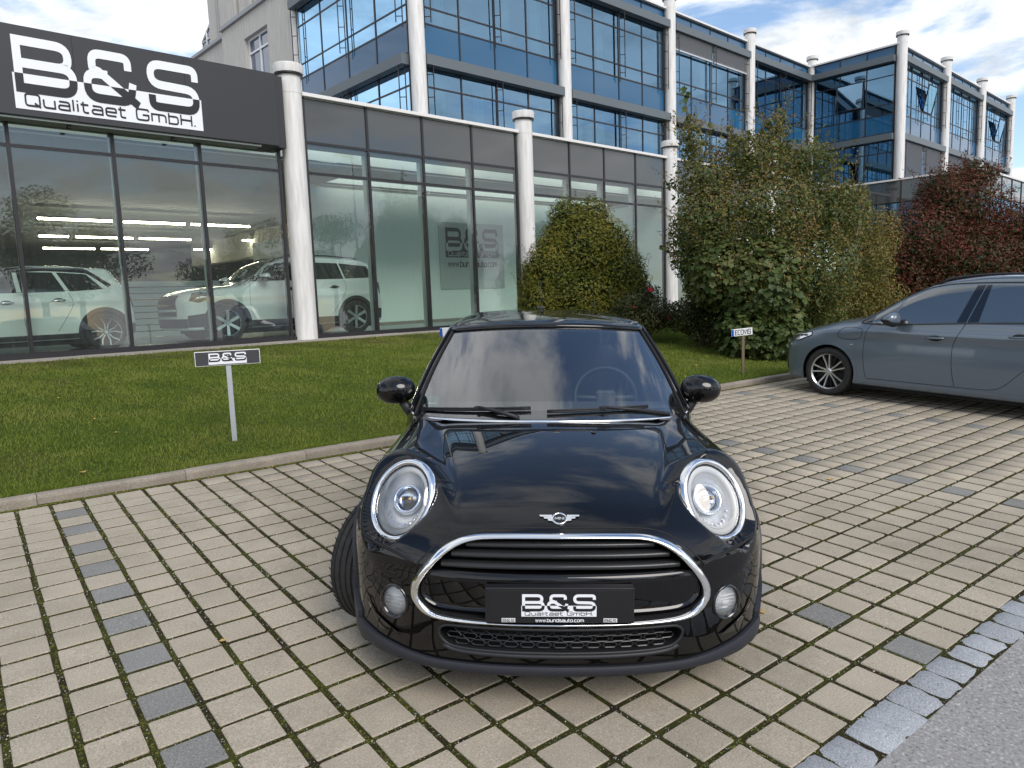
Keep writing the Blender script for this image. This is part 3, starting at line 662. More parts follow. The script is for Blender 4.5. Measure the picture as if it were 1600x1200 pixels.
# ------------------------------------------------------------------ buildings
def wall_frame(o, ax, nrm):
    """local x along the facade, y into the wall, z up"""
    return None
def panes(parent, A, Z, P, mats, wid=.05, dep=.09, thick=.012, name='glass_pane', fr=None, fname=('mullion', 'transom'), seed=1, transoms=True, skip=()):
    """curtain wall. A: positions along, Z: levels; P(a, z, off) -> local point (off>0 outwards); mats(i, j) -> material"""
    r = random.Random(seed); fr = fr or M['frame']
    for i in range(len(A) - 1):
        for j in range(len(Z) - 1):
            if (i, j) in skip: continue
            m_ = mats(i, j)
            if m_ is None: continue
            a0, a1, z0, z1 = A[i] + .01, A[i + 1] - .01, Z[j] + .01, Z[j + 1] - .01
            e = [r.uniform(-.0018, .0018) for _ in range(3)]
            c = [P(a0, z0, e[0]), P(a1, z0, e[0] + e[1]), P(a1, z1, e[0] + e[1] + e[2]), P(a0, z1, e[0] + e[2])]
            b = [P(a0, z0, e[0] - thick), P(a1, z0, e[0] + e[1] - thick), P(a1, z1, e[0] + e[1] + e[2] - thick), P(a0, z1, e[0] + e[2] - thick)]
            if m_ in THIN: MB_().add(c, [(0, 1, 2, 3)]).build(name, m_, parent, fix=False)
            else: MB_().add(c + b, [(0, 1, 2, 3), (7, 6, 5, 4), (0, 4, 5, 1), (1, 5, 6, 2), (2, 6, 7, 3), (3, 7, 4, 0)]).build(name, m_, parent)
    def bar(a0, z0, a1, z1, d0, d1, nm):
        V = [P(a, z, d) for d in (d0, d1) for z in (z0, z1) for a in (a0, a1)]
        MB_().add(V, [(0, 2, 3, 1), (4, 5, 7, 6), (0, 1, 5, 4), (2, 6, 7, 3), (0, 4, 6, 2), (1, 3, 7, 5)]).build(nm, fr, parent)
    for a in A: bar(a - wid / 2, Z[0], a + wid / 2, Z[-1], -dep, .022, fname[0])
    if transoms:
        for z in Z: bar(A[0], z - wid / 2, A[-1], z + wid / 2, -dep * .8, .017, fname[1])
THIN = {M['glass'], M['oglass'], M['oglass_b']}
def box_part(parent, name, m_, a, b, bev=0): return MB_().box(a, b, bev=bev).build(name, m_, parent)
# ---- showroom
SH = empty('showroom_building', MB, 'low glass fronted car showroom with dark fascia and white round columns', 'building')
GL = 13.0
def PF(a, z, off): return (a, GL - off, z)
ZS = [FLZ + .04, 2.50, 3.07]; ZT = 3.90
colS = [6.35 + 5.995 * k for k in range(-1, 5)]
bays = []
def gm(i, j): return M['glass']
# bay 1 with the big fascia sign (left), its glass reaches 2.93
A1 = [-7.6, -6.2, -4.9, -3.5, -2.2, -.87, .50, 1.86, 3.26, 4.62, 6.06]
panes(SH, A1, [FLZ + .04, 2.49, 3.00], PF, gm, seed=2)
for k in range(1, 5):
    s = colS[k]; A = [s + .26 + (5.995 - .52) * i / 4 for i in range(5)]
    if A[-1] > 30.3: A = [a for a in A if a < 29.8]
    panes(SH, A, [FLZ + .04, 2.50, 3.07], PF, gm, seed=3 + k)
    panes(SH, A, [3.07, 3.90], PF, lambda i, j: M['spandrel'], seed=30 + k, name='spandrel_panel', transoms=False)
    box_part(SH, 'coping', M['coping'], (A[0] - .04, GL - .10, 3.90), (A[-1] + .04, GL + .25, 3.97), .006)
# sill beam at the foot of the glass
box_part(SH, 'base_rail', M['frame'], (-7.6, GL - .05, FLZ - .08), (29.8, GL + .10, FLZ + .05))
# white round columns with caps
def column(parent, s, t, z0, z1, r=.21, cap=True, n=28):
    h = z1 - z0
    sh = MB_().lathe([(r, 0), (r, h - .52), (r + .004, h - .52), (r + .004, h - .50), (r, h - .50), (r, h - .10), (r, h)], n).build('column', M['white'], parent, T(s, t, z0), sharp=35)
    if cap: MB_().lathe([(r + .01, -.17), (r + .055, -.165), (r + .06, -.15), (r + .06, -.012), (r + .05, 0)], n).build('column_cap', M['white'], sh, T(0, 0, h), sharp=35); MB_().lathe([(r + .046, -.20), (r + .046, -.172)], n).build('column_shadow_ring', M['frame'], sh, T(0, 0, h))
    return sh
for s in colS[1:5]: column(SH, s, GL - .03, FLZ - .06, 4.42)
# fascia box over bay 1
FT = GL - .36
fz0, fz1 = 2.86, 4.12
box_part(SH, 'fascia', M['fascia'], (-7.6, FT, fz0), (5.93, GL + .3, fz1), .008)
box_part(SH, 'fascia_return', M['fascia'], (5.935, FT + .1, fz0), (6.10, GL + .3, fz1 - .005))
for s in (-5.2, -1.2, 2.75, 4.35): box_part(SH, 'panel_joint', M['black'], (s, FT - .0012, fz0 + .01), (s + .006, FT + .01, fz1 - .01))
box_part(SH, 'soffit', M['inceil'], (-7.55, FT + .04, fz0 - .035), (5.6, GL - .03, fz0 - .002))
for s in (.75, 2.6, 4.1): box_part(SH, 'soffit_lamp', M['black'], (s, FT + .08, fz0 - .085), (s + .05, FT + .16, fz0 - .036))
sg = empty('facade_sign', MB @ Matrix(((1, 0, 0, 1.955), (0, 0, -1, FT - .001), (0, 1, 0, 2.955), (0, 0, 0, 1))), 'large white B&S Qualitaet GmbH lettering on the dark fascia above the left windows', 'sign')
logo('upper_letters', 2.63, M['sign_white'], M['sign_black'], sg, Matrix.Diagonal((1, 1.25, 1, 1)), dz=.006)
# interior of the showroom
IN = SH
box_part(IN, 'interior_floor', M['infloor'], (-9, GL + .11, FLZ - .1), (29.8, 40, FLZ))
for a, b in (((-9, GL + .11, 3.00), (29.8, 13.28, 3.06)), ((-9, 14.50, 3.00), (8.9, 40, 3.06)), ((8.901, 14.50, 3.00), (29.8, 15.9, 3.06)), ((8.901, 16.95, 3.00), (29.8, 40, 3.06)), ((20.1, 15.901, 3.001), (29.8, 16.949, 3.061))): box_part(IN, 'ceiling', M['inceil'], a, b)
# roof openings added to let daylight in: behind the glass, before the inner wall
for a, b in (((-9, 14.50, 3.60), (8.9, 40, 3.80)), ((8.901, 14.50, 3.60), (29.8, 15.9, 3.80)), ((8.901, 16.95, 3.60), (29.8, 40, 3.80)), ((20.1, 15.901, 3.601), (29.8, 16.949, 3.801))): box_part(IN, 'flat_roof', M['zinc'], a, b)
for y, x0, x1 in ((14.48, -9, 29.8), (15.92, 8.9, 20.1), (16.93, 8.9, 20.1)): box_part(IN, 'added_opening_kerb', M['inwall'], (x0, y - .018, 3.065), (x1, y + .018, 3.595))
for k in range(12): box_part(IN, 'added_opening_bar', M['frame'], (-8.5 + k * 2.4, 13.27, 3.82), (-8.42 + k * 2.4, 14.51, 3.86))
box_part(IN, 'partition_wall', M['inwall'], (8.55, 17.0, FLZ + .002), (20.2, 17.15, 2.998))
box_part(IN, 'skirting', M['kerb'], (8.55, 16.98, FLZ + .002), (20.2, 16.998, FLZ + .09))
box_part(IN, 'side_wall', M['inwall'], (8.55, 17.151, FLZ + .002), (8.7, 20.5, 1.80))
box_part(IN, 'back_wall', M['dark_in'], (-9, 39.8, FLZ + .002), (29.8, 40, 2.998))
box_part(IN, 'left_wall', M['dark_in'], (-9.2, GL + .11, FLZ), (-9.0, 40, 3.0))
box_part(IN, 'cross_wall', M['inwall'], (20.2, GL + .3, FLZ + .002), (20.35, 17.15, 2.998))
box_part(IN, 'inner_wall', M['inwall'], (20.2, 20.0, FLZ + .002), (29.8, 20.15, 2.998))
# white slatted panel wall behind the two cars and a dark door in it
for k in range(9): box_part(IN, 'slat_panel', M['inwall'], (1.2, 18.6 - k * .001, FLZ + .01 + k * .15), (6.9, 18.68, FLZ + .14 + k * .15), .008)
box_part(IN, 'slat_back', M['black'], (1.2, 18.681, FLZ + .01), (6.9, 18.75, FLZ + 1.34))
box_part(IN, 'white_pillar', M['inwall'], (-.3, 17.4, FLZ + .002), (1.1, 17.9, 2.998))
# interior columns seen as pale green verticals beside each mullion
for s in [.50, 1.86, 3.26, 4.62] + [colS[1] + .26 + (5.475) * i / 4 for i in (1, 2, 3)] + [colS[2] + .26 + (5.475) * i / 4 for i in (1, 2, 3)]:
    box_part(IN, 'glass_fin', M['inwall'], (s - .005, GL + .10, FLZ + .05), (s + .012, GL + .26, 2.99))
# strip lamps hanging under the ceiling
def lamp_row(z, segs):
    for s0, s1, t in segs:
        o = MB_().box((s0, t - .04, z), (s1, t + .04, z + .05)).build('strip_lamp', M['lamp'], None, MB); tag(o, LAB.pop(0), 'lamp', 'strip lamps inside the showroom'); MB_().box((s0, t - .07, z + .052), (s1, t + .07, z + .10)).build('added_lamp_shield', M['inceil'], o)  # upper box is added to keep the lamp's light off the ceiling
LAB = ['long lit strip lamp of the front row, behind the second pane', 'long lit strip lamp of the front row, behind the third pane', 'long lit strip lamp of the front row, ending above the white SUV bonnet',
 'short lit strip lamp at the left end of the middle row', 'lit strip lamp second in the middle row', 'lit strip lamp third in the middle row', 'lit strip lamp of the middle row above the white SUV windscreen',
 'lit strip lamp at the left end of the rear row', 'lit strip lamp second in the rear row', 'lit strip lamp of the rear row above the white SUV bonnet']
lamp_row(2.60, [(3.87, 5.73, 23.7), (6.04, 7.78, 23.7), (7.97, 9.83, 23.7), (4.72, 5.59, 29.0), (5.82, 7.65, 29.0), (7.87, 9.68, 29.0), (11.59, 12.97, 28.7), (5.67, 7.53, 34.3), (7.75, 9.59, 34.2), (11.37, 13.22, 33.7)])
# poster on the inner wall
pz = 16.97
po = empty('wall_poster', MB @ Matrix(((1, 0, 0, 12.62), (0, 0, -1, pz), (0, 1, 0, .29), (0, 0, 0, 1))), 'grey framed B&S poster with web address on the pale inner wall of the showroom', 'poster')
M['poster'] = mat('poster_grey', (.44, .48, .46), .5)
MB_().box((0, 0, -.02), (2.50, 1.95, 0), bev=.004).build('poster_board', M['poster'], po)
logo('upper_letters', 2.06, M['poster'], M['sign_black'], po, T(.22, .93, 0) @ Matrix.Diagonal((1, 1.35, 1, 1)), invert=True, dz=.002)
t = MB_(); strokes(t, 'www.bundsauto.com', .30, .66, .17, 1.9, .17, z=.003); t.build('web_address', M['sign_black'], po, fix=False)
# ---- office building behind
OF = empty('office_building', MB, 'three storey office building with blue glass walls, white round columns and grey shade boxes', 'building')
D2 = 17.17; GD = D2 + .12
cA = [12.33 + 6.0 * k for k in range(5)]      # columns on the rear line (last is the inner corner)
ROOF = 10.75
def storey_levels(): return [3.37, 3.80, 4.37, 4.82, 6.07, 6.95, 7.80, 8.25, 9.50, 10.32, ROOF]
ZL = storey_levels()
def gmat(seed, tower=False):
    r = random.Random(seed)
    def f(i, j):
        z0 = ZL2[j]
        if abs(z0 - 6.95) < .02 or abs(z0 - 10.32) < .02 or abs(z0 - 3.80) < .02: return M['oglass_c']
        return M['oglass_b'] if tower else M['oglass']
    return f
def PFa(off0):
    return lambda a, z, off: (a, off0 - off, z)
def shade_box(parent, P, a0, a1, z0, z1, dep=.30):
    V = [P(a, z, d) for d in (.03, dep) for z in (z0, z1) for a in (a0, a1)]
    MB_().add(V, [(0, 2, 3, 1), (4, 5, 7, 6), (0, 1, 5, 4), (2, 6, 7, 3), (0, 4, 6, 2), (1, 3, 7, 5)]).build('shade_box', M['shade'], parent)
def rails(parent, P, a, z0, z1):
    """pair of dark guide rails with small rungs"""
    b = MB_()
    for da, o in ((-.06, .12), (.06, .26)):
        V = [P(a + da + x, z, o + y) for y in (-.012, .012) for z in (z0 + (.14 if da > 0 else 0), z1) for x in (-.012, .012)]
        b.add(V, [(0, 2, 3, 1), (4, 5, 7, 6), (0, 1, 5, 4), (2, 6, 7, 3), (0, 4, 6, 2), (1, 3, 7, 5)])
    z = z0 + .3
    while z < z1:
        b.tube([P(a - .06, z, .12), P(a + .06, z, .26)], .014, 5); z += .62
    b.build('guide_rail', M['frame'], parent)
def louvre(parent, P, a0, a1, z0, z1, n):
    bl = MB_().add([P(a0, z0 - .06, .10), P(a1, z0 - .06, .10), P(a1, z0, .10), P(a0, z0, .10), P(a0, z0 - .06, .17), P(a1, z0 - .06, .17), P(a1, z0, .17), P(a0, z0, .17)], [(0, 1, 2, 3), (7, 6, 5, 4), (0, 4, 5, 1), (3, 2, 6, 7), (0, 3, 7, 4), (1, 5, 6, 2)]).build('blind_rail', M['slat'], parent)
    for k in range(n):
        z = z0 + .03 + (z1 - z0 - .03) * k / n
        MB_().add([P(a0, z, .09), P(a1, z, .09), P(a1, z + .035, .17), P(a0, z + .035, .17), P(a0, z - .006, .09), P(a1, z - .006, .09), P(a1, z + .029, .17), P(a0, z + .029, .17)], [(0, 1, 2, 3), (7, 6, 5, 4), (0, 4, 5, 1), (3, 2, 6, 7), (0, 3, 7, 4), (1, 5, 6, 2)]).build('blind_slat', M['slat'], parent)
def office_bay(parent, P, a0, a1, z_from, seed, npan=4, tower=False, ra=True, boxes=True, blind=None):
    global ZL2
    ZL2 = [z for z in ZL if z >= z_from - .01]
    A = [a0 + (a1 - a0) * i / npan for i in range(npan + 1)]
    panes(parent, A, ZL2, P, gmat(seed, tower), wid=.045, dep=.10, seed=seed)
    if boxes:
        for z in (6.60, 10.05):
            if z > z_from: shade_box(parent, P, a0 - .05, a1 + .05, z, z + .28)
    if ra:
        am = (a0 + a1) / 2
        for a in (a0 + .12, am, a1 - .12):
            rails(parent, P, a, 7.62, 10.05)
            if z_from < 5: rails(parent, P, a, 4.2, 6.6)
def curtain(parent, P, a0, a1, z0, z1, seed):
    r = random.Random(seed); n_ = 40; a = np.linspace(a0, a1, n_); ph = r.random() * 6
    G_ = np.array([[P(x, z, -.35 + .05 * math.sin(x * 26 + ph) + .02 * math.sin(x * 61)) for z in (z0, z1)] for x in a])
    MB_().grid(G_).build('curtain', M['curtain'], parent, fix=False)
Pm = PFa(GD)
for k in range(4):
    office_bay(OF, Pm, cA[k] + .24, cA[k + 1] - (.24 if k < 3 else .3), 3.37, 50 + k)
louvre(OF, Pm, cA[2] + .32, cA[2] + 2.95, 9.42, 10.05, 9); louvre(OF, Pm, cA[2] + 3.05, cA[3] - .32, 9.42, 10.05, 9)
for k, (a, b, z0, z1) in enumerate([(12.7, 13.6, 4.5, 6.6), (14.7, 15.1, 4.5, 6.6), (13.3, 13.7, 8.0, 10.0), (17.2, 17.7, 8.0, 10.0), (18.7, 19.6, 3.9, 6.6), (19.9, 20.9, 3.9, 6.6), (22.9, 23.9, 3.9, 6.6), (25.0, 25.6, 8.0, 9.9), (27.2, 28.1, 8.2, 9.9), (20.6, 20.9, 8.0, 10.0), (15.9, 16.3, 8.0, 10.0)]): curtain(OF, Pm, a, b, z0, z1, k)
# left side of the rear block
def PsA(a, z, off): return (12.33 - .12 - off, a, z)
ZLs = ZL
for (t0, t1) in ((D2 + .25, 24.0),): office_bay(OF, PsA, t0, t1, 3.37, 70, npan=4)
curtain(OF, PsA, 22.5, 23.9, 8.0, 10.1, 40); curtain(OF, PsA, 20.9, 21.6, 8.0, 10.1, 41)
# wing that steps forward on the right
def PsF(a, z, off): return (36.33 - .12 - off, a, z)
office_bay(OF, PsF, 13.25, D2 - .2, 3.37, 80, npan=3, tower=True, ra=False)
PmF = PFa(13.12)
cF = [36.33 + 6.0 * k for k in range(4)]
for k in range(3): office_bay(OF, PmF, cF[k] + .26, cF[k + 1] - .24, 3.95 if False else 3.37, 90 + k)
louvre(OF, PmF, cF[0] + .35, cF[0] + 2.9, 4.2, 6.6, 30); louvre(OF, PmF, cF[0] + 3.05, cF[1] - .35, 4.2, 6.6, 30); louvre(OF, PmF, cF[1] + .3, cF[2] - .3, 5.6, 6.6, 12)
curtain(OF, PsF, 13.4, 14.5, 3.9, 6.6, 61)
# tilted open windows
for q_, (P_, a0, a1, z0, z1) in enumerate(((PmF, cF[0] + 3.1, cF[0] + 4.3, 8.3, 9.5), (PmF, cF[2] + 3.1, cF[2] + 4.3, 8.3, 9.5), (PsF, 14.62, 15.85, 8.3, 9.5))):
    ob, ot = (.03, .30) if q_ < 2 else (.16, .04)
    MB_().add([P_(a0, z0, ob), P_(a1, z0, ob), P_(a1, z1, ot), P_(a0, z1, ot)], [(0, 1, 2, 3)]).build('open_window', M['oglass'], OF, fix=False)
    b = MB_(); b.tube([P_(a0, z0, ob), P_(a0, z1, ot)], .03, 4); b.tube([P_(a1, z0, ob), P_(a1, z1, ot)], .03, 4); b.tube([P_(a0, z1, ot), P_(a1, z1, ot)], .03, 4); b.tube([P_(a0, z0, ob), P_(a1, z0, ob)], .03, 4); b.build('window_frame', M['frame'], OF)
for k, s in enumerate(cA):
    column(OF, s, D2, 3.0, 11.32, r=.225, cap=True)
for s in cF: column(OF, s, 13.0, 3.0, 11.32, r=.225)
column(OF, 12.28, 24.15, 3.0, 11.3, r=.20, cap=False)
# roof edges, slabs and dim interior
for a, b in (((12.0, D2 - .02, ROOF + .02), (36.3, D2 + .4, ROOF + .09)), ((12.0, D2 + .401, ROOF + .02), (12.4, 24.4, ROOF + .09)), ((36.1, 12.98, ROOF + .02), (54.5, 13.4, ROOF + .09)), ((36.1, 13.401, ROOF + .021), (36.5, D2 - .03, ROOF + .091))):
    box_part(OF, 'roof_edge', M['coping'], a, b)
for z in (6.62, 10.1, 3.2):
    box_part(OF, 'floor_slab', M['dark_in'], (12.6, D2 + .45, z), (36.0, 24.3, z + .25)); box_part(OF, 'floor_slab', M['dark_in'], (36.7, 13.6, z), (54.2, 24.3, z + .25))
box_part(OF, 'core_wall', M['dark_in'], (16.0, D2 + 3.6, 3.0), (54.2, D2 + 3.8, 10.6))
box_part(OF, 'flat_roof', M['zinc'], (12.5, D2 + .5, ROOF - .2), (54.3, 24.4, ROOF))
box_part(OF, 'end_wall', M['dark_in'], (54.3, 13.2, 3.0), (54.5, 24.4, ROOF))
# ---- low wing reaching forward on the right, dark glass under a pale coping
LW = empty('low_side_wing', MB, 'low dark glazed wing with pale coping behind the red shrub', 'building')
def PLs(a, z, off): return (29.9 - off, a, z)
panes(LW, [8.0, 9.3, 10.6, 11.9, 12.9], [3.07, 3.90], PLs, lambda i, j: M['spandrel'], name='spandrel_panel', seed=5)
panes(LW, [8.0, 9.3, 10.6, 11.9, 12.9], [FLZ, 2.5, 3.07], PLs, lambda i, j: M['oglass_b'], seed=6)
def PLf(a, z, off): return (a, 8.0 - off, z)
AL = [29.9 + 1.4 * k for k in range(20)]
panes(LW, AL, [3.07, 3.90], PLf, lambda i, j: M['spandrel'], name='spandrel_panel', seed=7)
panes(LW, AL, [FLZ, 2.5, 3.07], PLf, lambda i, j: M['oglass_b'], seed=8)
box_part(LW, 'coping', M['coping'], (29.85, 7.93, 3.90), (57, 8.3, 3.97)); box_part(LW, 'coping', M['coping'], (29.85, 8.301, 3.90), (30.2, 13.3, 3.97))
box_part(LW, 'flat_roof', M['zinc'], (30.25, 8.31, 3.7), (57, 13.0, 3.85)); box_part(LW, 'inner_wall', M['dark_in'], (31.5, 9.5, FLZ), (56, 9.7, 3.6))
# ---- pale rendered building at the back left
d44 = np.array([-.6887, .7250, 0]); n44 = np.array([-.7250, -.6887, 0])    # along the wall (away), outwards normal
P0 = np.array([-7.146, 26.037, 1.6])
RM = frame(P0, d44, -n44 if False else np.cross([0, 0, 1.0], d44), np.array([0, 0, 1.0]))
RB = empty('rendered_building', RM, 'pale rendered building with white framed windows behind the showroom roof', 'building')
# which side faces the camera: local y sign
ys = 1 if (np.cross([0, 0, 1.0], d44) @ (CAM - P0)) > 0 else -1
def wallbox(name, m_, a0, a1, y0, y1, z0, z1, parent=RB, bev=0):
    y0, y1 = sorted((y0 * ys, y1 * ys)); return MB_().box((a0, y0, z0), (a1, y1, z1), bev=bev).build(name, m_, parent)
# main wall, pieces round the window openings
wallbox('wall', M['render'], 0, 1.93, -.4, 0, 2, 11.0); wallbox('wall', M['render'], 3.90, 5.93, -.4, 0, 2, 11.0)
wallbox('wall', M['render'], 1.931, 3.899, -.4, -.001, 10.2, 11.0); wallbox('wall', M['render'], 1.931, 3.899, -.4, -.001, 2, 7.9)
wallbox('upper_wall', M['render'], 0, 3.45, -.9, -.30, 11.0, 14.5); wallbox('upper_wall', M['render'], 3.80, 4.82, -.9, -.30, 11.001, 14.5); wallbox('upper_wall', M['render'], 5.18, 7.8, -.9, -.30, 11.0, 14.5)
wallbox('upper_wall', M['render'], 3.451, 3.799, -.9, -.30, 13.2, 14.5); wallbox('upper_wall', M['render'], 4.821, 5.179, -.9, -.30, 13.2, 14.5)
wallbox('wall', M['render'], 5.931, 12, -.7, -.25, 2, 10.9)
wallbox('ledge', M['zinc'], 0, 5.95, -.38, .10, 11.001, 11.16, bev=.01); wallbox('ledge', M['zinc'], 5.98, 9.6, -.5, -.12, 10.9, 11.04, bev=.01)
wallbox('drain_pipe', M['zinc'], 6.76, 6.84, -.295, -.22, 11.1, 14.4)
def window(a0, a1, z0, z1, y, cols=2, split=.35, label=None):
    f = MB_(); w_ = .07; yy = sorted((y * ys, (y + .06) * ys)); ya, yb_ = yy
    for x0, x1, q0, q1 in ((a0, a0 + w_, z0, z1), (a1 - w_, a1, z0, z1), (a0 + w_, a1 - w_, z0, z0 + w_), (a0 + w_, a1 - w_, z1 - w_, z1), ((a0 + a1) / 2 - w_ / 2, (a0 + a1) / 2 + w_ / 2, z0 + w_, z1 - w_), (a0 + w_, a1 - w_, z1 - (z1 - z0) * split - w_, z1 - (z1 - z0) * split)):
        e = .002 * len(f.v) / 8; f.box((x0, ya - e, q0), (x1, yb_ + e, q1))
    wf = f.build('window', M['pvc'], RB)
    MB_().add([(a0, (y + .02) * ys, z0), (a1, (y + .02) * ys, z0), (a1, (y + .02) * ys, z1), (a0, (y + .02) * ys, z1)], [(0, 1, 2, 3)]).build('pane', M['winglass'], wf, fix=False)
window(1.94, 3.89, 7.91, 10.19, -.22, split=.22); window(3.452, 3.798, 11.17, 13.19, -.62); window(4.822, 5.178, 11.17, 13.19, -.62)
# glazed gable end of the roof storey
g = MB_().add([(7.81, -.45 * ys, 11.05), (9.02, -.45 * ys, 11.05), (8.98, -.45 * ys, 11.52), (8.27, -.45 * ys, 11.95), (7.81, -.45 * ys, 12.15)], [(0, 1, 2, 3, 4)]).build('gable_pane', M['winglass'], RB, fix=False)
b = MB_()
for a, c in (((7.81, 11.08), (9.02, 11.08)), ((9.02, 11.05), (8.98, 11.52)), ((8.98, 11.52), (7.81, 12.17)), ((8.45, 11.05), (8.45, 11.85)), ((7.81, 11.5), (8.98, 11.5))): b.tube([(a[0], -.43 * ys, a[1]), (c[0], -.43 * ys, c[1])], .045, 4)
b.build('gable_frame', M['pvc'], RB)
# slim building behind the camera side of the street: only its mirror image shows in the glass
# ------------------------------------------------------------------ cars: smooth shells from blended silhouettes
def smax(a, b, k): return np.maximum(a, b) + np.maximum(k - np.abs(a - b), 0) ** 2 / (4 * k)
def smin(a, b, k): return -smax(-a, -b, k)
def pl(x, xs, ys):
    xs = np.array(xs, float); ys = np.array(ys, float); m = np.gradient(ys, xs)
    x = np.clip(x, xs[0], xs[-1]); i = np.clip(np.searchsorted(xs, x) - 1, 0, len(xs) - 2)
    h = xs[i + 1] - xs[i]; t = (x - xs[i]) / h
    return (2 * t**3 - 3 * t**2 + 1) * ys[i] + (t**3 - 2 * t**2 + t) * h * m[i] + (-2 * t**3 + 3 * t**2) * ys[i + 1] + (t**3 - t**2) * h * m[i + 1]
def march(fn, O_, D, R0=0.0, R1=3.0, steps=50, inside=True):
    """first crossing of fn=0 along O+tD (fn<0 inside). inside: starts inside"""
    O_ = np.asarray(O_, float); D = np.asarray(D, float); sh = D.shape[:-1]
    O_ = np.broadcast_to(O_, D.shape)
    sgn = 1 if inside else -1
    lo = np.full(sh, R0); hi = np.full(sh, R1); found = np.zeros(sh, bool)
    ts = np.linspace(R0, R1, steps)
    for a, b in zip(ts[:-1], ts[1:]):
        f = sgn * fn(O_ + D * b); new = (~found) & (f > 0)
        lo = np.where(new, a, lo); hi = np.where(new, b, hi); found |= new
    for _ in range(22):
        m_ = (lo + hi) / 2; f = sgn * fn(O_ + D * m_[..., None]); lo = np.where(f > 0, lo, m_); hi = np.where(f > 0, m_, hi)
    return O_ + D * hi[..., None]
def shell(fn, y0, y1, zc, nth, nph, ny, nph2=None, holes=None):
    """closed shell as one quad grid; holes(P)->bool marks faces to drop"""
    th = np.linspace(0, 2 * math.pi, nth, endpoint=False); c, s = np.cos(th), np.sin(th); rows_o = []; rows_d = []
    for k in range(nph):
        ph = (k + .35) / nph * math.pi / 2; rows_o.append(np.tile([0, y0, zc], (nth, 1))); rows_d.append(np.stack([math.sin(ph) * c, np.full(nth, -math.cos(ph)), math.sin(ph) * s], 1))
    for y in np.linspace(y0, y1, ny): rows_o.append(np.tile([0, y, zc], (nth, 1))); rows_d.append(np.stack([c, 0 * c, s], 1))
    nph2 = nph2 or nph
    for k in range(nph2 - 1, -1, -1):
        ph = (k + .35) / nph2 * math.pi / 2; rows_o.append(np.tile([0, y1, zc], (nth, 1))); rows_d.append(np.stack([math.sin(ph) * c, np.full(nth, math.cos(ph)), math.sin(ph) * s], 1))
    P = march(fn, np.array(rows_o), np.array(rows_d), .02, 2.6, 60)
    a, b = P.shape[:2]
    I, J = np.meshgrid(np.arange(a - 1), np.arange(b), indexing='ij'); K = (J + 1) % b
    F = np.stack([I * b + J, I * b + K, (I + 1) * b + K, (I + 1) * b + J], -1).reshape(-1, 4)
    V = P.reshape(-1, 3)
    if holes is not None:
        C = V[F].mean(1); F = F[~holes(C)]
    return V, F
def drop_loose(V, F):
    used = np.zeros(len(V), bool); used[F.ravel()] = True; idx = np.cumsum(used) - 1
    return V[used], idx[F]
def curve_lin(pts, n):
    pts = np.array(pts, float); d = np.concatenate([[0], np.cumsum(np.linalg.norm(np.diff(pts, axis=0), axis=1))]); t = np.linspace(0, d[-1], n)
    return np.stack([np.interp(t, d, pts[:, k]) for k in range(pts.shape[1])], 1)
def smooth_curve(pts, n, closed=False):
    pts = np.array(pts, float); m_ = len(pts); out = []
    seg = m_ if closed else m_ - 1
    for i in range(seg):
        p0 = pts[(i - 1) % m_] if closed or i > 0 else pts[0]; p1 = pts[i]; p2 = pts[(i + 1) % m_]; p3 = pts[(i + 2) % m_] if closed or i < m_ - 2 else pts[-1]
        for t in np.linspace(0, 1, 12, endpoint=False): out.append(.5 * (2 * p1 + (p2 - p0) * t + (2 * p0 - 5 * p1 + 4 * p2 - p3) * t * t + (3 * p1 - p0 - 3 * p2 + p3) * t**3))
    if not closed: out.append(pts[-1])
    else: out.append(out[0])
    return curve_lin(out, n)
def side_pts(fn, yz, sgn, off=0.0):
    """project (y,z) points on the flank"""
    yz = np.asarray(yz, float); O_ = np.stack([np.full(yz.shape[:-1], sgn * 1.3), yz[..., 0], yz[..., 1]], -1); D = np.zeros_like(O_); D[..., 0] = -sgn
    P = march(fn, O_, D, 0, 1.25, 60, inside=False); P[..., 0] += sgn * off; return P
def front_pts(fn, xz, off=0.0, back=False, L=0):
    xz = np.asarray(xz, float); y0 = -.4 if not back else L + .4
    O_ = np.stack([xz[..., 0], np.full(xz.shape[:-1], y0), xz[..., 1]], -1); D = np.zeros_like(O_); D[..., 1] = 1 if not back else -1
    P = march(fn, O_, D, 0, 2.6, 90, inside=False); P[..., 1] += -off if not back else off; return P
def top_pts(fn, xy, off=0.0):
    xy = np.asarray(xy, float); O_ = np.stack([xy[..., 0], xy[..., 1], np.full(xy.shape[:-1], 2.2)], -1); D = np.zeros_like(O_); D[..., 2] = -1
    P = march(fn, O_, D, 0, 2.1, 70, inside=False); P[..., 2] += off; return P
def strip_grid(lo, hi, nx, nz):
    """grid between two polylines in 2d"""
    a = curve_lin(lo, nx); b = curve_lin(hi, nx); t = np.linspace(0, 1, nz)[None, :, None]
    return a[:, None] * (1 - t) + b[:, None] * t
def annulus(cy, cz, r0, r1, a0, a1, n, m_=3):
    a = np.linspace(a0, a1, n); r = np.linspace(r0, r1, m_)
    return np.stack([cy + np.cos(a)[:, None] * r[None], cz + np.sin(a)[:, None] * r[None]], -1)
def car_frame(o, back, up):
    y = np.array(back, float); y /= np.linalg.norm(y); z = np.array(up, float); z = z - y * (y @ z); z /= np.linalg.norm(z); return frame(o, np.cross(y, z), y, z)
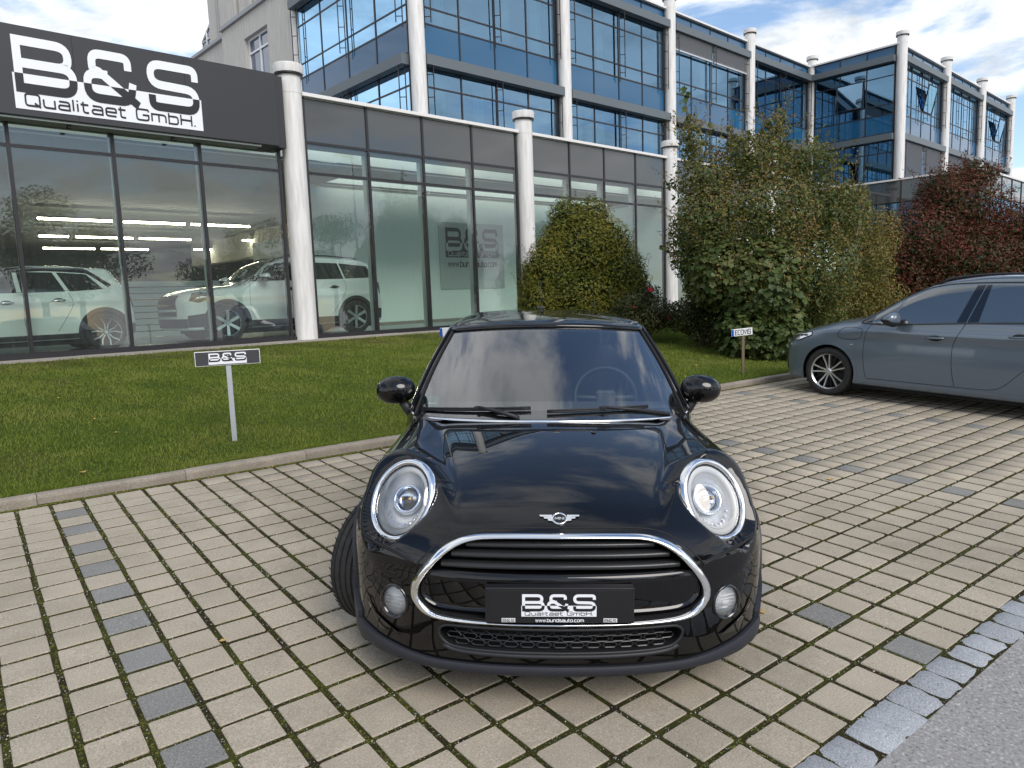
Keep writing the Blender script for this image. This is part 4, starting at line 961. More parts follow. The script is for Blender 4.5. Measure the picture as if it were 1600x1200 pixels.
# ---- wheels: local axis x points outwards
def make_wheel(parent, pos, sgn, R, wd, rim_r, style, steer=0.0, spin=0.2):
    M_ = Matrix.Translation(pos) @ rot(steer, 'Z') @ (Matrix.Identity(4) if sgn > 0 else rot(math.pi, 'Z')) @ rot(spin, 'X')
    h = wd / 2; b = MB_()
    prof = [(rim_r + .004, -h * .86), (rim_r + .03, -h * .98), (R - .045, -h), (R - .018, -h * .93), (R - .004, -h * .80)]
    for g_ in (-.52, -.18, .18, .52): prof += [(R, h * (g_ - .054)), (R - .001, h * (g_ - .050)), (R - .008, h * (g_ - .045)), (R - .008, h * (g_ + .045)), (R - .001, h * (g_ + .050)), (R, h * (g_ + .054))]
    prof += [(R - .004, h * .80), (R - .018, h * .93), (R - .045, h), (rim_r + .03, h * .98), (rim_r + .004, h * .86)]
    b.lathe(prof, 56, (1, 0, 0), cap=False)
    # slanted tread cuts on both shoulders
    for k in range(56):
        a = 2 * math.pi * k / 56
        for sd in (-1, 1):
            p = [(sd * h * .62, a), (sd * h * .90, a + .05)]
            P = [(x, math.cos(t) * (R + .0012 - (0 if abs(x) < h * .8 else .006)), math.sin(t) * (R + .0012 - (0 if abs(x) < h * .8 else .006))) for x, t in p]
            b.tube(P, .0025, 3, mi=1, caps=False)
    w_ = b.build('wheel', [M['rubber'], M['black']], parent, M_, sharp=50)
    r = MB_()
    r.lathe([(rim_r * .96, -h * .8), (rim_r * .93, h * .2), (rim_r * .955, h * .74)], 48, (1, 0, 0), mi=1, cap=False)
    r.lathe([(rim_r * .955, h * .70), (rim_r + .006, h * .90), (rim_r + .008, h * .84)], 48, (1, 0, 0), mi=0, cap=False)
    r.lathe([(.001, h * .1), (rim_r * .93, h * .05)], 40, (1, 0, 0), mi=1, cap=False)
    def spoke(a0, r0, a1, r1, w0, w1, x0, x1, mi=0):
        p0 = np.array([x0, math.cos(a0) * r0, math.sin(a0) * r0]); p1 = np.array([x1, math.cos(a1) * r1, math.sin(a1) * r1])
        d = p1 - p0; t = np.cross(d, [1, 0, 0]); t /= np.linalg.norm(t); V = []
        for p, w2 in ((p0, w0), (p1, w1)):
            for q in (-1, 1): V.append(p + t * q * w2)
            for q in (1, -1): V.append(p + t * q * w2 * 1.25 - np.array([.03, 0, 0]))
        r.add(V, [(0, 1, 5, 4), (1, 2, 6, 5), (3, 0, 4, 7), (2, 3, 7, 6), (0, 3, 2, 1), (4, 5, 6, 7)], mi)
    xs, xr = h * .66, h * .82
    if style == 'double':      # five Y pairs, each arm forked
        for k in range(5):
            a = 2 * math.pi * k / 5
            for sd in (-1, 1):
                spoke(a + sd * .10, .03, a + sd * .16, rim_r * .55, .012, .009, xs, xs + .004)
                spoke(a + sd * .16, rim_r * .53, a + sd * .12, rim_r * .97, .008, .008, xs + .004, xr)
                spoke(a + sd * .16, rim_r * .53, a + sd * .42, rim_r * .97, .008, .008, xs + .004, xr)
    elif style == 'pairs':
        for k in range(5):
            a = 2 * math.pi * k / 5
            for sd in (-1, 1):
                spoke(a + sd * .35, .035, a + sd * .20, rim_r * .50, .011, .008, xs, xs + .004)
                spoke(a + sd * .20, rim_r * .48, a + sd * .215, rim_r * .98, .008, .0085, xs + .004, xr)
            spoke(a + math.pi / 5, .04, a + math.pi / 5, rim_r * .95, .006, .006, xs - .02, xs - .02, 1)
    elif style == 'six':
        for k in range(6):
            a = 2 * math.pi * k / 6; spoke(a, .03, a, rim_r * .97, .024, .030, xs, xr)
    elif style == 'fork':
        for k in range(5):
            a = 2 * math.pi * k / 5
            for sd in (-1, 1): spoke(a + sd * .28, .05, a + sd * .20, rim_r * .60, .010, .009, xs, xs + .004); spoke(a + sd * .20, rim_r * .58, a + sd * .34, rim_r * .97, .009, .008, xs + .004, xr)
    else:
        for k in range(10): a = 2 * math.pi * k / 10; spoke(a, .03, a, rim_r * .97, .012, .010, xs, xr)
    r.lathe([(.001, xs + .012), (.026, xs + .012), (.032, xs + .006), (.045, xs - .004), (.05, xs - .03)], 20, (1, 0, 0), mi=0, cap=False)
    for k in range(5):
        a = 2 * math.pi * (k + .5) / 5; r.lathe([(.001, 0), (.008, 0), (.008, -.02)], 6, (1, 0, 0), o=(xs + .002, math.cos(a) * .052, math.sin(a) * .052), mi=1)
    rim = r.build('rim', [M['alloy'], M['alloy_dark']], w_, sharp=40)
    return w_
def wells(V_or_none, centers, R, xin):
    def f(C):
        m_ = np.zeros(len(C), bool)
        for cy, cz in centers: m_ |= ((C[:, 1] - cy) ** 2 + (C[:, 2] - cz) ** 2 < R * R) & (np.abs(C[:, 0]) > xin)
        return m_
    return f
def arch_liner(parent, centers, R, x_out, x_in):
    for cy, cz in centers:
        for sg in (-1, 1):
            b = MB_(); a = np.linspace(-.25, math.pi + .25, 30)
            G_ = np.array([[(sg * x, cy + math.cos(t) * (R + .006), cz + math.sin(t) * (R + .006)) for x in (x_in, x_out)] for t in a]); b.grid(G_)
            c0 = [(sg * x_in, cy + math.cos(t) * (R + .006), cz + math.sin(t) * (R + .006)) for t in a]; b.add(c0, [tuple(range(len(c0)))]); b.build('wheel_arch_liner', M['black'], parent, fix=False)
# ------------------------------------------------------------------ a whole car from a profile
def build_car(root, S):
    zt = S['top']; L = S['L']; W_ = S['W'] / 2; belt = S['belt']; zb = S.get('zb', .2)
    def fn(p):
        x = np.abs(p[..., 0]); y = p[..., 1]; z = p[..., 2]
        top = (z - (pl(y, *zt) - S.get('crown', .07) * x**2 - .10 * x**6)) * .85
        wb = W_ - .10 * np.maximum(.5 - z, 0)**1.6 - .05 * np.maximum(z - .62, 0)
        tum = S.get('tumble', .36) * np.maximum(z - belt, 0) ** 1.08
        side = (x - (wb - tum - S.get('taper_f', .10) * np.clip((1.0 - y) / 1.0, 0, 1)**2 - S.get('taper_r', .10) * np.clip((y - L + 1.1) / 1.1, 0, 1)**2)) * .95
        sh = .018 * np.exp(-((z - S.get('crease', .84)) / .05) ** 2); side = side - sh
        fr = (S['nose'] * (x / W_)**3.2 * 1.0 + pl(z, *S['fprof']) - y) * .85
        re = (y - (L - S.get('tail', .22) * (x / W_)**3.2 - pl(z, *S['rprof']))) * .85
        f = smax(top, side, S.get('k', .11)); f = smax(f, fr, .10); f = smax(f, re, .10); return smax(f, zb - z, .05)
    cen = [(S['fo'], S['wr']), (S['fo'] + S['wb'], S['wr'])]; AR = S['wr'] + S.get('agap', .045)
    V, F = shell(fn, .95, L - .8, .62, 200, 44, 120, 34, holes=wells(None, cen, AR, W_ - .30)); V, F = drop_loose(V, F)
    obj('body', mesh_np('body', V, [F], S['paint'], smooth=True), root)
    arch_liner(root, cen, AR, W_ - .025, W_ - .34)
    MB_().box((-W_ + .12, .5, .14), (W_ - .12, L - .4, .30)).build('underbody', M['black'], root)
    for k, (cy, cz) in enumerate(cen):
        for sg in (-1, 1):
            make_wheel(root, (sg * (W_ - .115), cy, cz), sg, S['wr'], .21, S['rim'], S['style'], spin=.3 + k + sg * .2)
    # arch trim
    for cy, cz in cen:
        for sg in (-1, 1):
            A0 = math.asin(max(-1, (zb + .01 - cz) / (AR + .03)))
            G_ = side_pts(fn, annulus(cy, cz, AR - .012, AR + S.get('trim', .02), A0, math.pi - A0, 60, 4), sg, -.006)
            MB_().slab(G_, np.array([sg * .016, 0, 0])).build('arch_trim', S['trimmat'], root)
    if S.get('cladding'):
        for sg in (-1, 1):
            y0, y1 = S['fo'] + AR, S['fo'] + S['wb'] - AR
            G_ = side_pts(fn, strip_grid([(y0, zb + .02), (y1, zb + .02)], [(y0 - .01, zb + S['cladding']), (y1 + .01, zb + S['cladding'])], 20, 4), sg, -.004); MB_().slab(G_, np.array([sg * .014, 0, 0])).build('sill_trim', S['trimmat'], root)
    for name, lo, hi, m_ in S['windows']:
        for sg in (-1, 1):
            G_ = side_pts(fn, strip_grid(lo, hi, 26, 8), sg, .0035); MB_().grid(G_, flip=sg < 0).build(name, m_, root, fix=False)
    for line in S['seams']:
        for sg in (-1, 1):
            P = side_pts(fn, smooth_curve(line, 40), sg, -.0008); MB_().tube(P, .0035, 5).build('door_seam', M['black'], root)
    for line in S.get('trims', []):
        for sg in (-1, 1):
            P = side_pts(fn, smooth_curve(line, 60), sg, .001); MB_().tube(P, .009, 6, sx=1).build('window_trim', M['gloss_black'], root)
    for (y, z) in S['handles']:
        for sg in (-1, 1):
            c = side_pts(fn, np.array([[y, z]]), sg)[0]; hb = MB_()
            a = np.linspace(-1, 1, 12); P = [(c[0] + sg * (.004 + .030 * (1 - t**4)), c[1] + t * .10, c[2] + .004 * t) for t in a]; hb.tube(P, .011, 8, sx=.8)
            h_ = hb.build('door_handle', S.get('handlemat', S['paint']), root)
            MB_().lathe([(.001, .001), (.045, .001), (.052, -.004)], 20, (sg, 0, 0), o=(0, 0, 0)).build('handle_recess', M['black'], h_, T(c[0] + sg * .0015, c[1], c[2]) @ Matrix.Diagonal((1, 1.5, .7, 1)))
    my, mz = S['mirror']
    for sg in (-1, 1):
        x0 = side_pts(fn, np.array([[my, mz - .06]]), sg)[0][0]; mm = MB_(); u_ = np.linspace(0, math.pi, 12); v_ = np.linspace(0, 2 * math.pi, 20, endpoint=False)
        G_ = np.array([[(math.cos(a) * .125, (math.sin(a)**.7 * math.cos(b_)) * .125 * (1.0 if math.cos(b_) < 0 else .55), math.sin(a)**.7 * math.sin(b_) * .082 * (1 - .25 * math.cos(b_) * -1)) for b_ in v_] for a in u_])
        mm.grid(G_, closed=True); mi_ = mm.build('side_mirror', S['mirrormat'], root, T(x0 + sg * .17, my, mz + .015)); lo_ = MB_().grid(G_[:, 10:20] * np.array([1.02, 1.02, 1.06])); lo_.build('mirror_lower_shell', M['plastic'], mi_, fix=False)
        MB_().tube([(-sg * .14, .02, -.055), (-sg * .07, .0, -.045), (0, 0, -.03)], .024, 8).build('mirror_arm', M['plastic'], mi_)
    # windscreen, rear screen, lights, grille
    for name, fnc, G2, off, m_ in S['patches']:
        if fnc == 'top': G_ = top_pts(fn, G2, off)
        elif fnc == 'front': G_ = front_pts(fn, G2, off)
        elif fnc == 'rear': G_ = front_pts(fn, G2, off, True, L)
        else: G_ = side_pts(fn, G2, 1 if fnc == 'side' else -1, off)
        MB_().grid(G_).build(name, m_, root, fix=False)
        if name in ('headlight', 'grille', 'tail_light'):
            ring = np.concatenate([G_[:, 0], G_[-1, 1:], G_[::-1, -1][1:], G_[0, ::-1][1:-1]])
            MB_().tube(ring, S.get('rimw', .006), 6, closed=True).build(name + '_surround', S.get('rimmat', M['plastic']), root)
    if S.get('rails'):
        for sg in (-1, 1):
            ys_ = np.linspace(*S['rails'], 24); G_ = top_pts(fn, np.stack([np.full(24, sg * (W_ - .30)), ys_], 1)); G_[:, 2] += .035 * np.clip(np.sin(np.linspace(0, math.pi, 24)) * 5, 0, 1); MB_().tube(G_, .014, 8).build('roof_rail', M['plastic'], root)
    return fn
def mirrored(G2): G2 = np.array(G2); G2 = G2.copy(); G2[..., 0] *= -1; return G2
# ---- blue-grey tourer, nose to the kerb
u_c = 9.018 + .885; nose_w = 5.66
GC = empty('parked_car', car_frame(gp(u_c, nose_w), -GW, GN), 'blue-grey family car parked nose to the kerb at the right edge', 'car')
dk = M['carwin']
S1 = dict(L=4.39, W=1.82, fo=.84, wb=2.67, wr=.318, rim=.228, zb=.185, belt=1.0, paint=M['grey_car'], style='pairs', trim=.016, trimmat=M['grey_car'], agap=.052, cladding=.085,
    top=([-.1, .15, .4, .8, 1.2, 1.45, 1.7, 2.0, 2.4, 2.9, 3.3, 3.7, 4.1, 4.4], [.68, .77, .87, .99, 1.08, 1.21, 1.36, 1.49, 1.565, 1.585, 1.57, 1.51, 1.38, 1.15]),
    nose=.34, fprof=([.1, .25, .5, .7, .8, 1.0], [.08, .02, .0, .03, .10, .35]), rprof=([.2, .5, .8, 1.0, 1.3, 1.5], [.05, 0, .02, .08, .25, .45]), crease=.87,
    windows=[('mirror_triangle', [(1.24, .985), (1.37, .975)], [(1.27, 1.0), (1.40, 1.075)], M['gloss_black']), ('quarter_glass', [(1.385, .975), (1.58, .985)], [(1.42, 1.09), (1.62, 1.215), (1.68, 1.26)], dk), ('side_window', [(1.61, .985), (2.325, 1.03)], [(1.73, 1.29), (2.0, 1.405), (2.45, 1.452)], dk), ('pillar_trim', [(2.33, 1.03), (2.425, 1.035)], [(2.455, 1.453), (2.54, 1.458)], M['gloss_black']), ('door_frame_trim', [(2.437, 1.035), (2.55, 1.045)], [(2.552, 1.458), (2.60, 1.46)], M['gloss_black']), ('rear_side_window', [(2.555, 1.045), (3.35, 1.085)], [(2.605, 1.46), (3.28, 1.45)], dk), ('rear_quarter', [(3.38, 1.085), (3.85, 1.12)], [(3.31, 1.45), (3.70, 1.36)], dk)],
    seams=[[(1.37, .965), (1.315, .84), (1.295, .66), (1.315, .42), (1.35, .285)], [(2.432, 1.03), (2.36, .88), (2.315, .74), (2.325, .5), (2.365, .30)], [(3.36, 1.08), (3.40, .85), (3.25, .70), (3.03, .54), (2.86, .36), (2.72, .30), (2.36, .29)], [(1.35, .285), (2.36, .29)], [(.95, .82), (1.0, .89), (1.10, .915), (1.26, .905), (1.27, .86), (1.23, .78), (1.08, .76), (.98, .78), (.95, .82)]],
    trims=[[(1.235, .99), (1.45, 1.13), (1.72, 1.31), (2.0, 1.43), (2.45, 1.48), (3.3, 1.475), (3.7, 1.38), (3.87, 1.13)], [(1.235, .975), (1.6, .975), (2.35, 1.02), (3.4, 1.075), (3.87, 1.11)]],
    handles=[(2.127, .842), (2.97, .90)], mirror=(1.70, 1.03), mirrormat=M['grey_car'],
    patches=[('windscreen', 'top', strip_grid([(-.68, 1.42), (-.30, 1.30), (.30, 1.30), (.68, 1.42)], [(-.56, 2.05), (-.30, 1.98), (.30, 1.98), (.56, 2.05)], 30, 12), .004, dk),
             ('headlight', 'side', strip_grid([(.24, .70), (.38, .70), (.58, .785)], [(.24, .775), (.38, .825), (.57, .825)], 16, 5), .006, M['reflector']), ('headlight', 'side2', strip_grid([(.24, .70), (.38, .70), (.58, .785)], [(.24, .775), (.38, .825), (.57, .825)], 16, 5), .006, M['reflector']),
             ('grille', 'front', strip_grid([(-.30, .42), (.30, .42)], [(-.26, .72), (.26, .72)], 14, 8), .006, M['black']), ('side_intake', 'side', strip_grid([(.12, .30), (.22, .30)], [(.10, .58), (.14, .56)], 6, 6), .004, M['black']),
             ('rear_screen', 'rear', strip_grid([(-.56, 1.08), (.56, 1.08)], [(-.46, 1.38), (.46, 1.38)], 16, 8), .004, dk), ('tail_light', 'side', strip_grid([(4.02, .92), (4.25, .92)], [(3.98, 1.04), (4.22, 1.04)], 8, 4), .005, mat('tail_red', (.30, .01, .01), .2, coat=1))],
    rails=(2.0, 3.7))
fn1 = build_car(GC, S1)
# lamp details of the visible headlight and the small badge on the wing
for (y0, y1, z) in ((.26, .38, .745), (.40, .52, .77)):
    P = side_pts(fn1, np.array([[y0, z - .012], [y1, z], [y1 - .01, z + .02], [y0 + .01, z + .012]]), 1, .009); MB_().add(P, [(0, 1, 2, 3)]).build('lamp_element', M['black'], GC, fix=False)
P = side_pts(fn1, smooth_curve([(.23, .752), (.36, .788), (.54, .79)], 14), 1, .010); MB_().tube(P, .005, 6).build('light_strip', M['drl'], GC)
P = side_pts(fn1, np.array([[1.12, .69], [1.17, .692], [1.17, .705], [1.12, .703]]), 1, .003); MB_().add(P, [(0, 1, 2, 3)]).build('badge', M['chrome'], GC, fix=False)
dk = M['darkglass']
# ---- white SUV in the showroom, facing left
def bframe(s0, t0, yaw=0.0):
    R_ = np.array([[math.cos(yaw), -math.sin(yaw)], [math.sin(yaw), math.cos(yaw)]]); v = R_ @ np.array([1.0, 0]); back = BU * v[0] + BT * v[1]
    return car_frame(bp(s0, t0, FLZ + .002), back, (0, 0, 1))
SU = empty('parked_car', bframe(4.30, 14.68, .0), 'white SUV with black wheel arches behind the showroom glass, facing left', 'car')
S2 = dict(L=4.48, W=1.84, fo=.865, wb=2.78, wr=.355, rim=.245, zb=.24, belt=1.14, paint=M['white_car'], style='six', trim=.055, trimmat=M['plastic'], cladding=.15, agap=.045, crown=.05,
    top=([-.1, .1, .35, .8, 1.25, 1.45, 1.8, 2.2, 2.8, 3.5, 4.0, 4.3, 4.5], [.86, .94, 1.01, 1.07, 1.13, 1.22, 1.50, 1.63, 1.66, 1.63, 1.57, 1.42, 1.2]),
    nose=.26, fprof=([.1, .3, .6, .85, .95, 1.1], [.08, .01, .0, .04, .12, .4]), rprof=([.2, .5, .9, 1.1, 1.4, 1.6], [.03, 0, .02, .05, .16, .3]), k=.08, tumble=.30,
    windows=[('side_window', [(1.30, 1.14), (2.35, 1.16)], [(1.62, 1.40), (1.95, 1.50), (2.30, 1.53)], dk), ('rear_side_window', [(2.42, 1.16), (3.38, 1.17)], [(2.37, 1.53), (3.30, 1.50)], dk), ('rear_quarter', [(3.42, 1.17), (4.12, 1.20)], [(3.34, 1.50), (4.02, 1.44)], dk), ('pillar_trim', [(2.352, 1.16), (2.418, 1.16)], [(2.302, 1.53), (2.368, 1.53)], M['gloss_black'])],
    seams=[[(1.36, 1.12), (1.32, .9), (1.33, .6), (1.38, .42)], [(2.40, 1.14), (2.39, .8), (2.42, .42)], [(3.38, 1.15), (3.42, .95), (3.30, .75), (3.15, .55), (3.05, .42)], [(1.30, 1.13), (4.1, 1.19)], [(.28, .98), (.6, .99), (1.3, 1.10)]],
    handles=[(2.20, .98), (3.15, 1.0)], mirror=(1.60, 1.20), mirrormat=M['white_car'], handlemat=M['plastic'], rails=(1.9, 3.9),
    patches=[('windscreen', 'top', strip_grid([(-.66, 1.42), (.66, 1.42)], [(-.56, 1.98), (.56, 1.98)], 20, 10), .004, dk),
             ('headlight', 'side', strip_grid([(.20, .80), (.36, .76), (.56, .84)], [(.28, .93), (.42, .955), (.58, .93)], 16, 5), .006, M['darkglass']), ('headlight', 'side2', strip_grid([(.20, .80), (.36, .76), (.56, .84)], [(.28, .93), (.42, .955), (.58, .93)], 16, 5), .006, M['darkglass']),
             ('grille', 'front', strip_grid([(-.56, .52), (.56, .52)], [(-.50, .90), (.50, .90)], 18, 8), .006, M['black']), ('bumper_trim', 'front', strip_grid([(-.78, .29), (.78, .29)], [(-.80, .46), (.80, .46)], 26, 5), .012, M['plastic']),
             ('bumper_corner', 'side', strip_grid([(.16, .30), (.50, .30)], [(.16, .52), (.50, .56)], 10, 5), .010, M['plastic']),
             ('tail_light', 'side', strip_grid([(4.28, .86), (4.38, .86)], [(4.22, 1.08), (4.30, 1.08)], 6, 6), .006, M['darkglass']), ('rear_bumper_trim', 'side', strip_grid([(4.12, .30), (4.42, .30)], [(4.12, .52), (4.42, .52)], 8, 4), .010, M['plastic'])])
fn2 = build_car(SU, S2)
for z in (.60, .70):
    P = front_pts(fn2, strip_grid([(-.54, z), (.54, z)], [(-.54, z + .045), (.54, z + .045)], 16, 3), .010); MB_().grid(P).build('grille_bar', M['white_car'] if z < .65 else M['gloss_black'], SU, fix=False)
# ---- white hatchback at the far left of the showroom, rear end to the right
HB = empty('parked_car', bframe(3.02 - .80 - 2.56, 13.62 + .02, .055), 'white hatchback with black roof behind the left showroom panes', 'car')
HB.matrix_world = bframe(-.42, 14.22, .03)
S3 = dict(L=4.0, W=1.76, fo=.80, wb=2.60, wr=.315, rim=.232, zb=.22, belt=.97, paint=M['white_car'], style='fork', trim=.05, trimmat=M['plastic'], cladding=.10, agap=.05, crown=.06,
    top=([-.1, .1, .35, .8, 1.2, 1.4, 1.8, 2.2, 2.8, 3.3, 3.6, 3.85, 4.05], [.70, .78, .87, .93, .97, 1.06, 1.30, 1.42, 1.44, 1.41, 1.37, 1.10, .9]),
    nose=.30, fprof=([.1, .3, .5, .7, .8, 1.0], [.08, .01, .0, .04, .12, .4]), rprof=([.2, .5, .8, 1.0, 1.2, 1.4], [.03, 0, .03, .10, .24, .32]), k=.09, tumble=.34,
    windows=[('side_window', [(1.25, .98), (2.20, .99)], [(1.60, 1.25), (2.18, 1.32)], dk), ('rear_side_window', [(2.26, .99), (2.86, 1.0)], [(2.24, 1.32), (2.72, 1.31)], dk), ('rear_quarter', [(2.92, 1.0), (3.42, 1.03)], [(2.78, 1.31), (3.20, 1.28)], dk), ('black_roof_side', [(1.62, 1.27), (2.6, 1.335), (3.22, 1.295), (3.50, 1.06)], [(1.66, 1.31), (2.2, 1.40), (3.2, 1.38), (3.56, 1.10)], M['gloss_black'])],
    seams=[[(1.28, .96), (1.26, .6), (1.30, .36)], [(2.24, .98), (2.28, .9), (2.26, .6), (2.28, .36)], [(2.90, .98), (2.95, .8), (2.85, .6), (2.7, .36)], [(1.2, .97), (3.45, 1.03)]],
    handles=[(2.05, .84), (2.75, .86)], mirror=(1.48, 1.03), mirrormat=M['gloss_black'], handlemat=M['chrome'],
    patches=[('windscreen', 'top', strip_grid([(-.62, 1.36), (.62, 1.36)], [(-.52, 1.95), (.52, 1.95)], 20, 10), .004, dk), ('black_roof', 'top', strip_grid([(-.55, 1.99), (.55, 1.99)], [(-.55, 3.60), (.55, 3.60)], 20, 24), .004, M['gloss_black']),
             ('headlight', 'front', strip_grid([(.48, .58), (.74, .58)], [(.48, .76), (.72, .76)], 8, 6), .006, M['reflector']), ('headlight', 'front', mirrored(strip_grid([(.48, .58), (.74, .58)], [(.48, .76), (.72, .76)], 8, 6)), .006, M['reflector']), ('grille', 'front', strip_grid([(-.40, .38), (.40, .38)], [(-.36, .62), (.36, .62)], 14, 6), .006, M['black']),
             ('rear_bumper_trim', 'side', strip_grid([(3.72, .28), (3.97, .28)], [(3.72, .44), (3.97, .44)], 8, 4), .010, M['plastic']), ('tail_light', 'rear', strip_grid([(.55, .72), (.72, .72)], [(.53, .90), (.70, .90)], 6, 6), .006, mat('tail_red_dark', (.2, .01, .01), .2, coat=1))])
build_car(HB, S3)
# ------------------------------------------------------------------ the black hatchback in the foreground
CO = np.array([0.1339, 2.4299, -1.5336]) + np.array([0, 0, 1.6])
MM = frame(CO, np.array([0.99928, -0.02496, -0.02874]), np.array([0.02579, 0.99926, 0.02868]), GN)
BC = empty('black_hatchback', MM, 'glossy black three door hatchback with round headlights standing in the foreground', 'car')
HLC = np.array([.616, .335, .722]); HLN = np.array([.341, -.782, .521]); HLN /= np.linalg.norm(HLN)
FOG = np.array([.619, .125, .395]); FGN = np.array([.38, -.90, .05]); FGN /= np.linalg.norm(FGN)
def mini(p, pods=True):
    x = np.abs(p[..., 0]); y = p[..., 1]; z = p[..., 2]
    zc = pl(y, [-.2, .05, .15, .3, .5, .8, 1.1, 1.5, 2.2, 3.2, 3.6, 3.9], [.60, .69, .728, .775, .822, .872, .905, .92, .93, .93, .90, .84])
    top = (z - (zc - .155 * x**2 - .12 * x**6)) * .9
    w_ = .858 - .26 * np.maximum(z - .5, 0)**2 - .22 * np.maximum(.42 - z, 0)**2
    w_ = w_ - .05 * np.clip((y - 2.9) / .9, 0, 1)**2
    side = x - w_
    plan = pl(x, [0, .2, .35, .5, .62, .72, .80, .86, .92, 1.0], [0, .008, .028, .07, .13, .205, .31, .46, .75, 1.3])
    prof = pl(z, [.0, .12, .2, .3, .45, .58, .68, .76, .9, 1.2], [.07, .035, .018, .010, .0, .012, .05, .11, .26, .7])
    fr = (plan + prof - y) * .8
    plr = pl(x, [0, .3, .55, .72, .82, .88, 1.0], [0, .02, .08, .18, .34, .6, 1.2]); prr = pl(z, [.1, .3, .5, .7, .9, 1.1], [.06, .0, .0, .03, .12, .3])
    re = (y - (3.82 - plr - prr)) * .8
    f = smax(top, side, .13); f = smax(f, fr, .10); f = smax(f, re, .12)
    if pods:
        d = np.stack([x - HLC[0], y - HLC[1], z - HLC[2]], -1)
        ax = np.array([.05, .97, .10]); ax /= np.linalg.norm(ax)
        t = d @ ax; r = np.linalg.norm(d - t[..., None] * ax, axis=-1)
        pod = np.maximum(r - (.158 - .10 * np.clip(t, 0, 1)), 0) + np.maximum(d @ HLN + .004, 0) * 1.0
        hh = d @ HLN
        pod = smax(r - (.172 - .12 * np.clip(t, 0, 1.2)), hh + .004, .02)
        f = smin(f, pod, .07)
        u_ = np.cross(HLN, [0, 0, 1.0]); u_ /= np.linalg.norm(u_); v_ = np.cross(u_, HLN)
        rr_ = np.sqrt((d @ u_ / .147)**2 + (d @ v_ / .175)**2) * .15
        f = smax(f, np.minimum(hh + .012, .152 - rr_), .016)
    return smax(f, .138 - z, .04)
GR_O = [(0, .676), (.20, .674), (.33, .664), (.42, .630), (.485, .572), (.535, .505), (.553, .455), (.545, .415), (.505, .374), (.43, .360), (.26, .360), (0, .360)]
GR_I = [(0, .662), (.20, .660), (.32, .650), (.40, .616), (.46, .562), (.505, .500), (.520, .455), (.512, .424), (.477, .390), (.42, .376), (.26, .372), (0, .372)]
LI_O = [(0, .342), (.36, .342), (.43, .334), (.446, .305), (.425, .272), (.38, .256), (.25, .250), (0, .248)]
def sym(h): return np.array([(x, z) for x, z in h] + [(-x, z) for x, z in h[-2:0:-1]])
def inpoly(P, poly):
    c = np.zeros(len(P), bool); j = len(poly) - 1
    for i in range(len(poly)):
        a, b = poly[i], poly[j]; m_ = ((a[1] > P[:, 1]) != (b[1] > P[:, 1])) & (P[:, 0] < (b[0] - a[0]) * (P[:, 1] - a[1]) / (b[1] - a[1] + 1e-12) + a[0]); c ^= m_; j = i
    return c
def ring_center(o, i, n): 
    a = smooth_curve(sym(o), n, True)[:-1]; b = smooth_curve(sym(i), n, True)[:-1]; return a, b
grO, grI = ring_center(GR_O, GR_I, 161); liO = smooth_curve(sym(LI_O), 121, True)[:-1]; grM = (grO + grI) / 2
MW = [(.775, .305), (3.27, .305)]; AR = .345
def hole(C):
    m_ = wells(None, MW, AR, .55)(C)
    fr = C[:, 1] < .45
    m_ |= fr & inpoly(C[:, [0, 2]], grM); m_ |= fr & inpoly(C[:, [0, 2]], liO)
    for sg in (-1, 1):
        d = C - HLC * np.array([sg, 1, 1]); n_ = HLN * np.array([sg, 1, 1]); h_ = d @ n_; q = np.linalg.norm((d - h_[:, None] * n_) / 1.0, axis=1)
        u_ = np.cross(n_, [0, 0, 1.0]); u_ /= np.linalg.norm(u_); v_ = np.cross(u_, n_)
        m_ |= ((d @ u_ / .122)**2 + (d @ v_ / .149)**2 < 1) & (np.abs(h_) < .08)
        d = C - FOG * np.array([sg, 1, 1]); m_ |= (np.linalg.norm(d[:, [0, 2]] / np.array([.050, .056]), axis=1) < 1) & (C[:, 1] < .3)
    m_ |= (np.abs(C[:, 0]) < .66) & (C[:, 1] > 1.16) & (C[:, 1] < 3.45) & (C[:, 2] > .7)
    m_ |= (np.abs(C[:, 0]) < .45) & (C[:, 1] > 1.0) & (C[:, 1] < 1.17) & (C[:, 2] > .7) & False
    return m_
V, F = shell(mini, .80, 3.0, .50, 420, 150, 190, 50, holes=hole); V, F = drop_loose(V, F)
obj('body', mesh_np('body', V, [F], M['paint'], smooth=True), BC)
MB_().box((-.70, .45, .13), (.70, 3.4, .24)).build('underbody', M['black'], BC)
arch_liner(BC, MW, AR, .835, .52)
def fp(xz, off=0.0, fn=mini): return front_pts(fn, np.asarray(xz, float), off)
body0 = lambda p: mini(p, False)
# lower matte lip, wrapping round to the arches
xs_ = np.concatenate([np.linspace(-.80, -.6, 16), np.linspace(-.58, .58, 40), np.linspace(.6, .80, 16)])
def lipz(x, t):
    e = np.clip((abs(x) - .45) / .38, 0, 1); return (.140 + .022 * e**2) * (1 - t) + (.196 + .062 * e**1.6) * t
G2 = np.array([[(x, lipz(x, t)) for t in np.linspace(0, 1, 7)] for x in xs_]); G_ = fp(G2, .0, body0)
cc = np.array([0, .6, 0]); nrm = G_ - cc; nrm[..., 2] = 0; nrm /= np.linalg.norm(nrm, axis=-1)[..., None]
prof_ = np.array([.004, .024, .030, .031, .030, .028, .022])[None, :, None]
MB_().slab(G_ - nrm * .01, nrm * prof_).build('bumper_lip', M['lip'], BC, sharp=30)
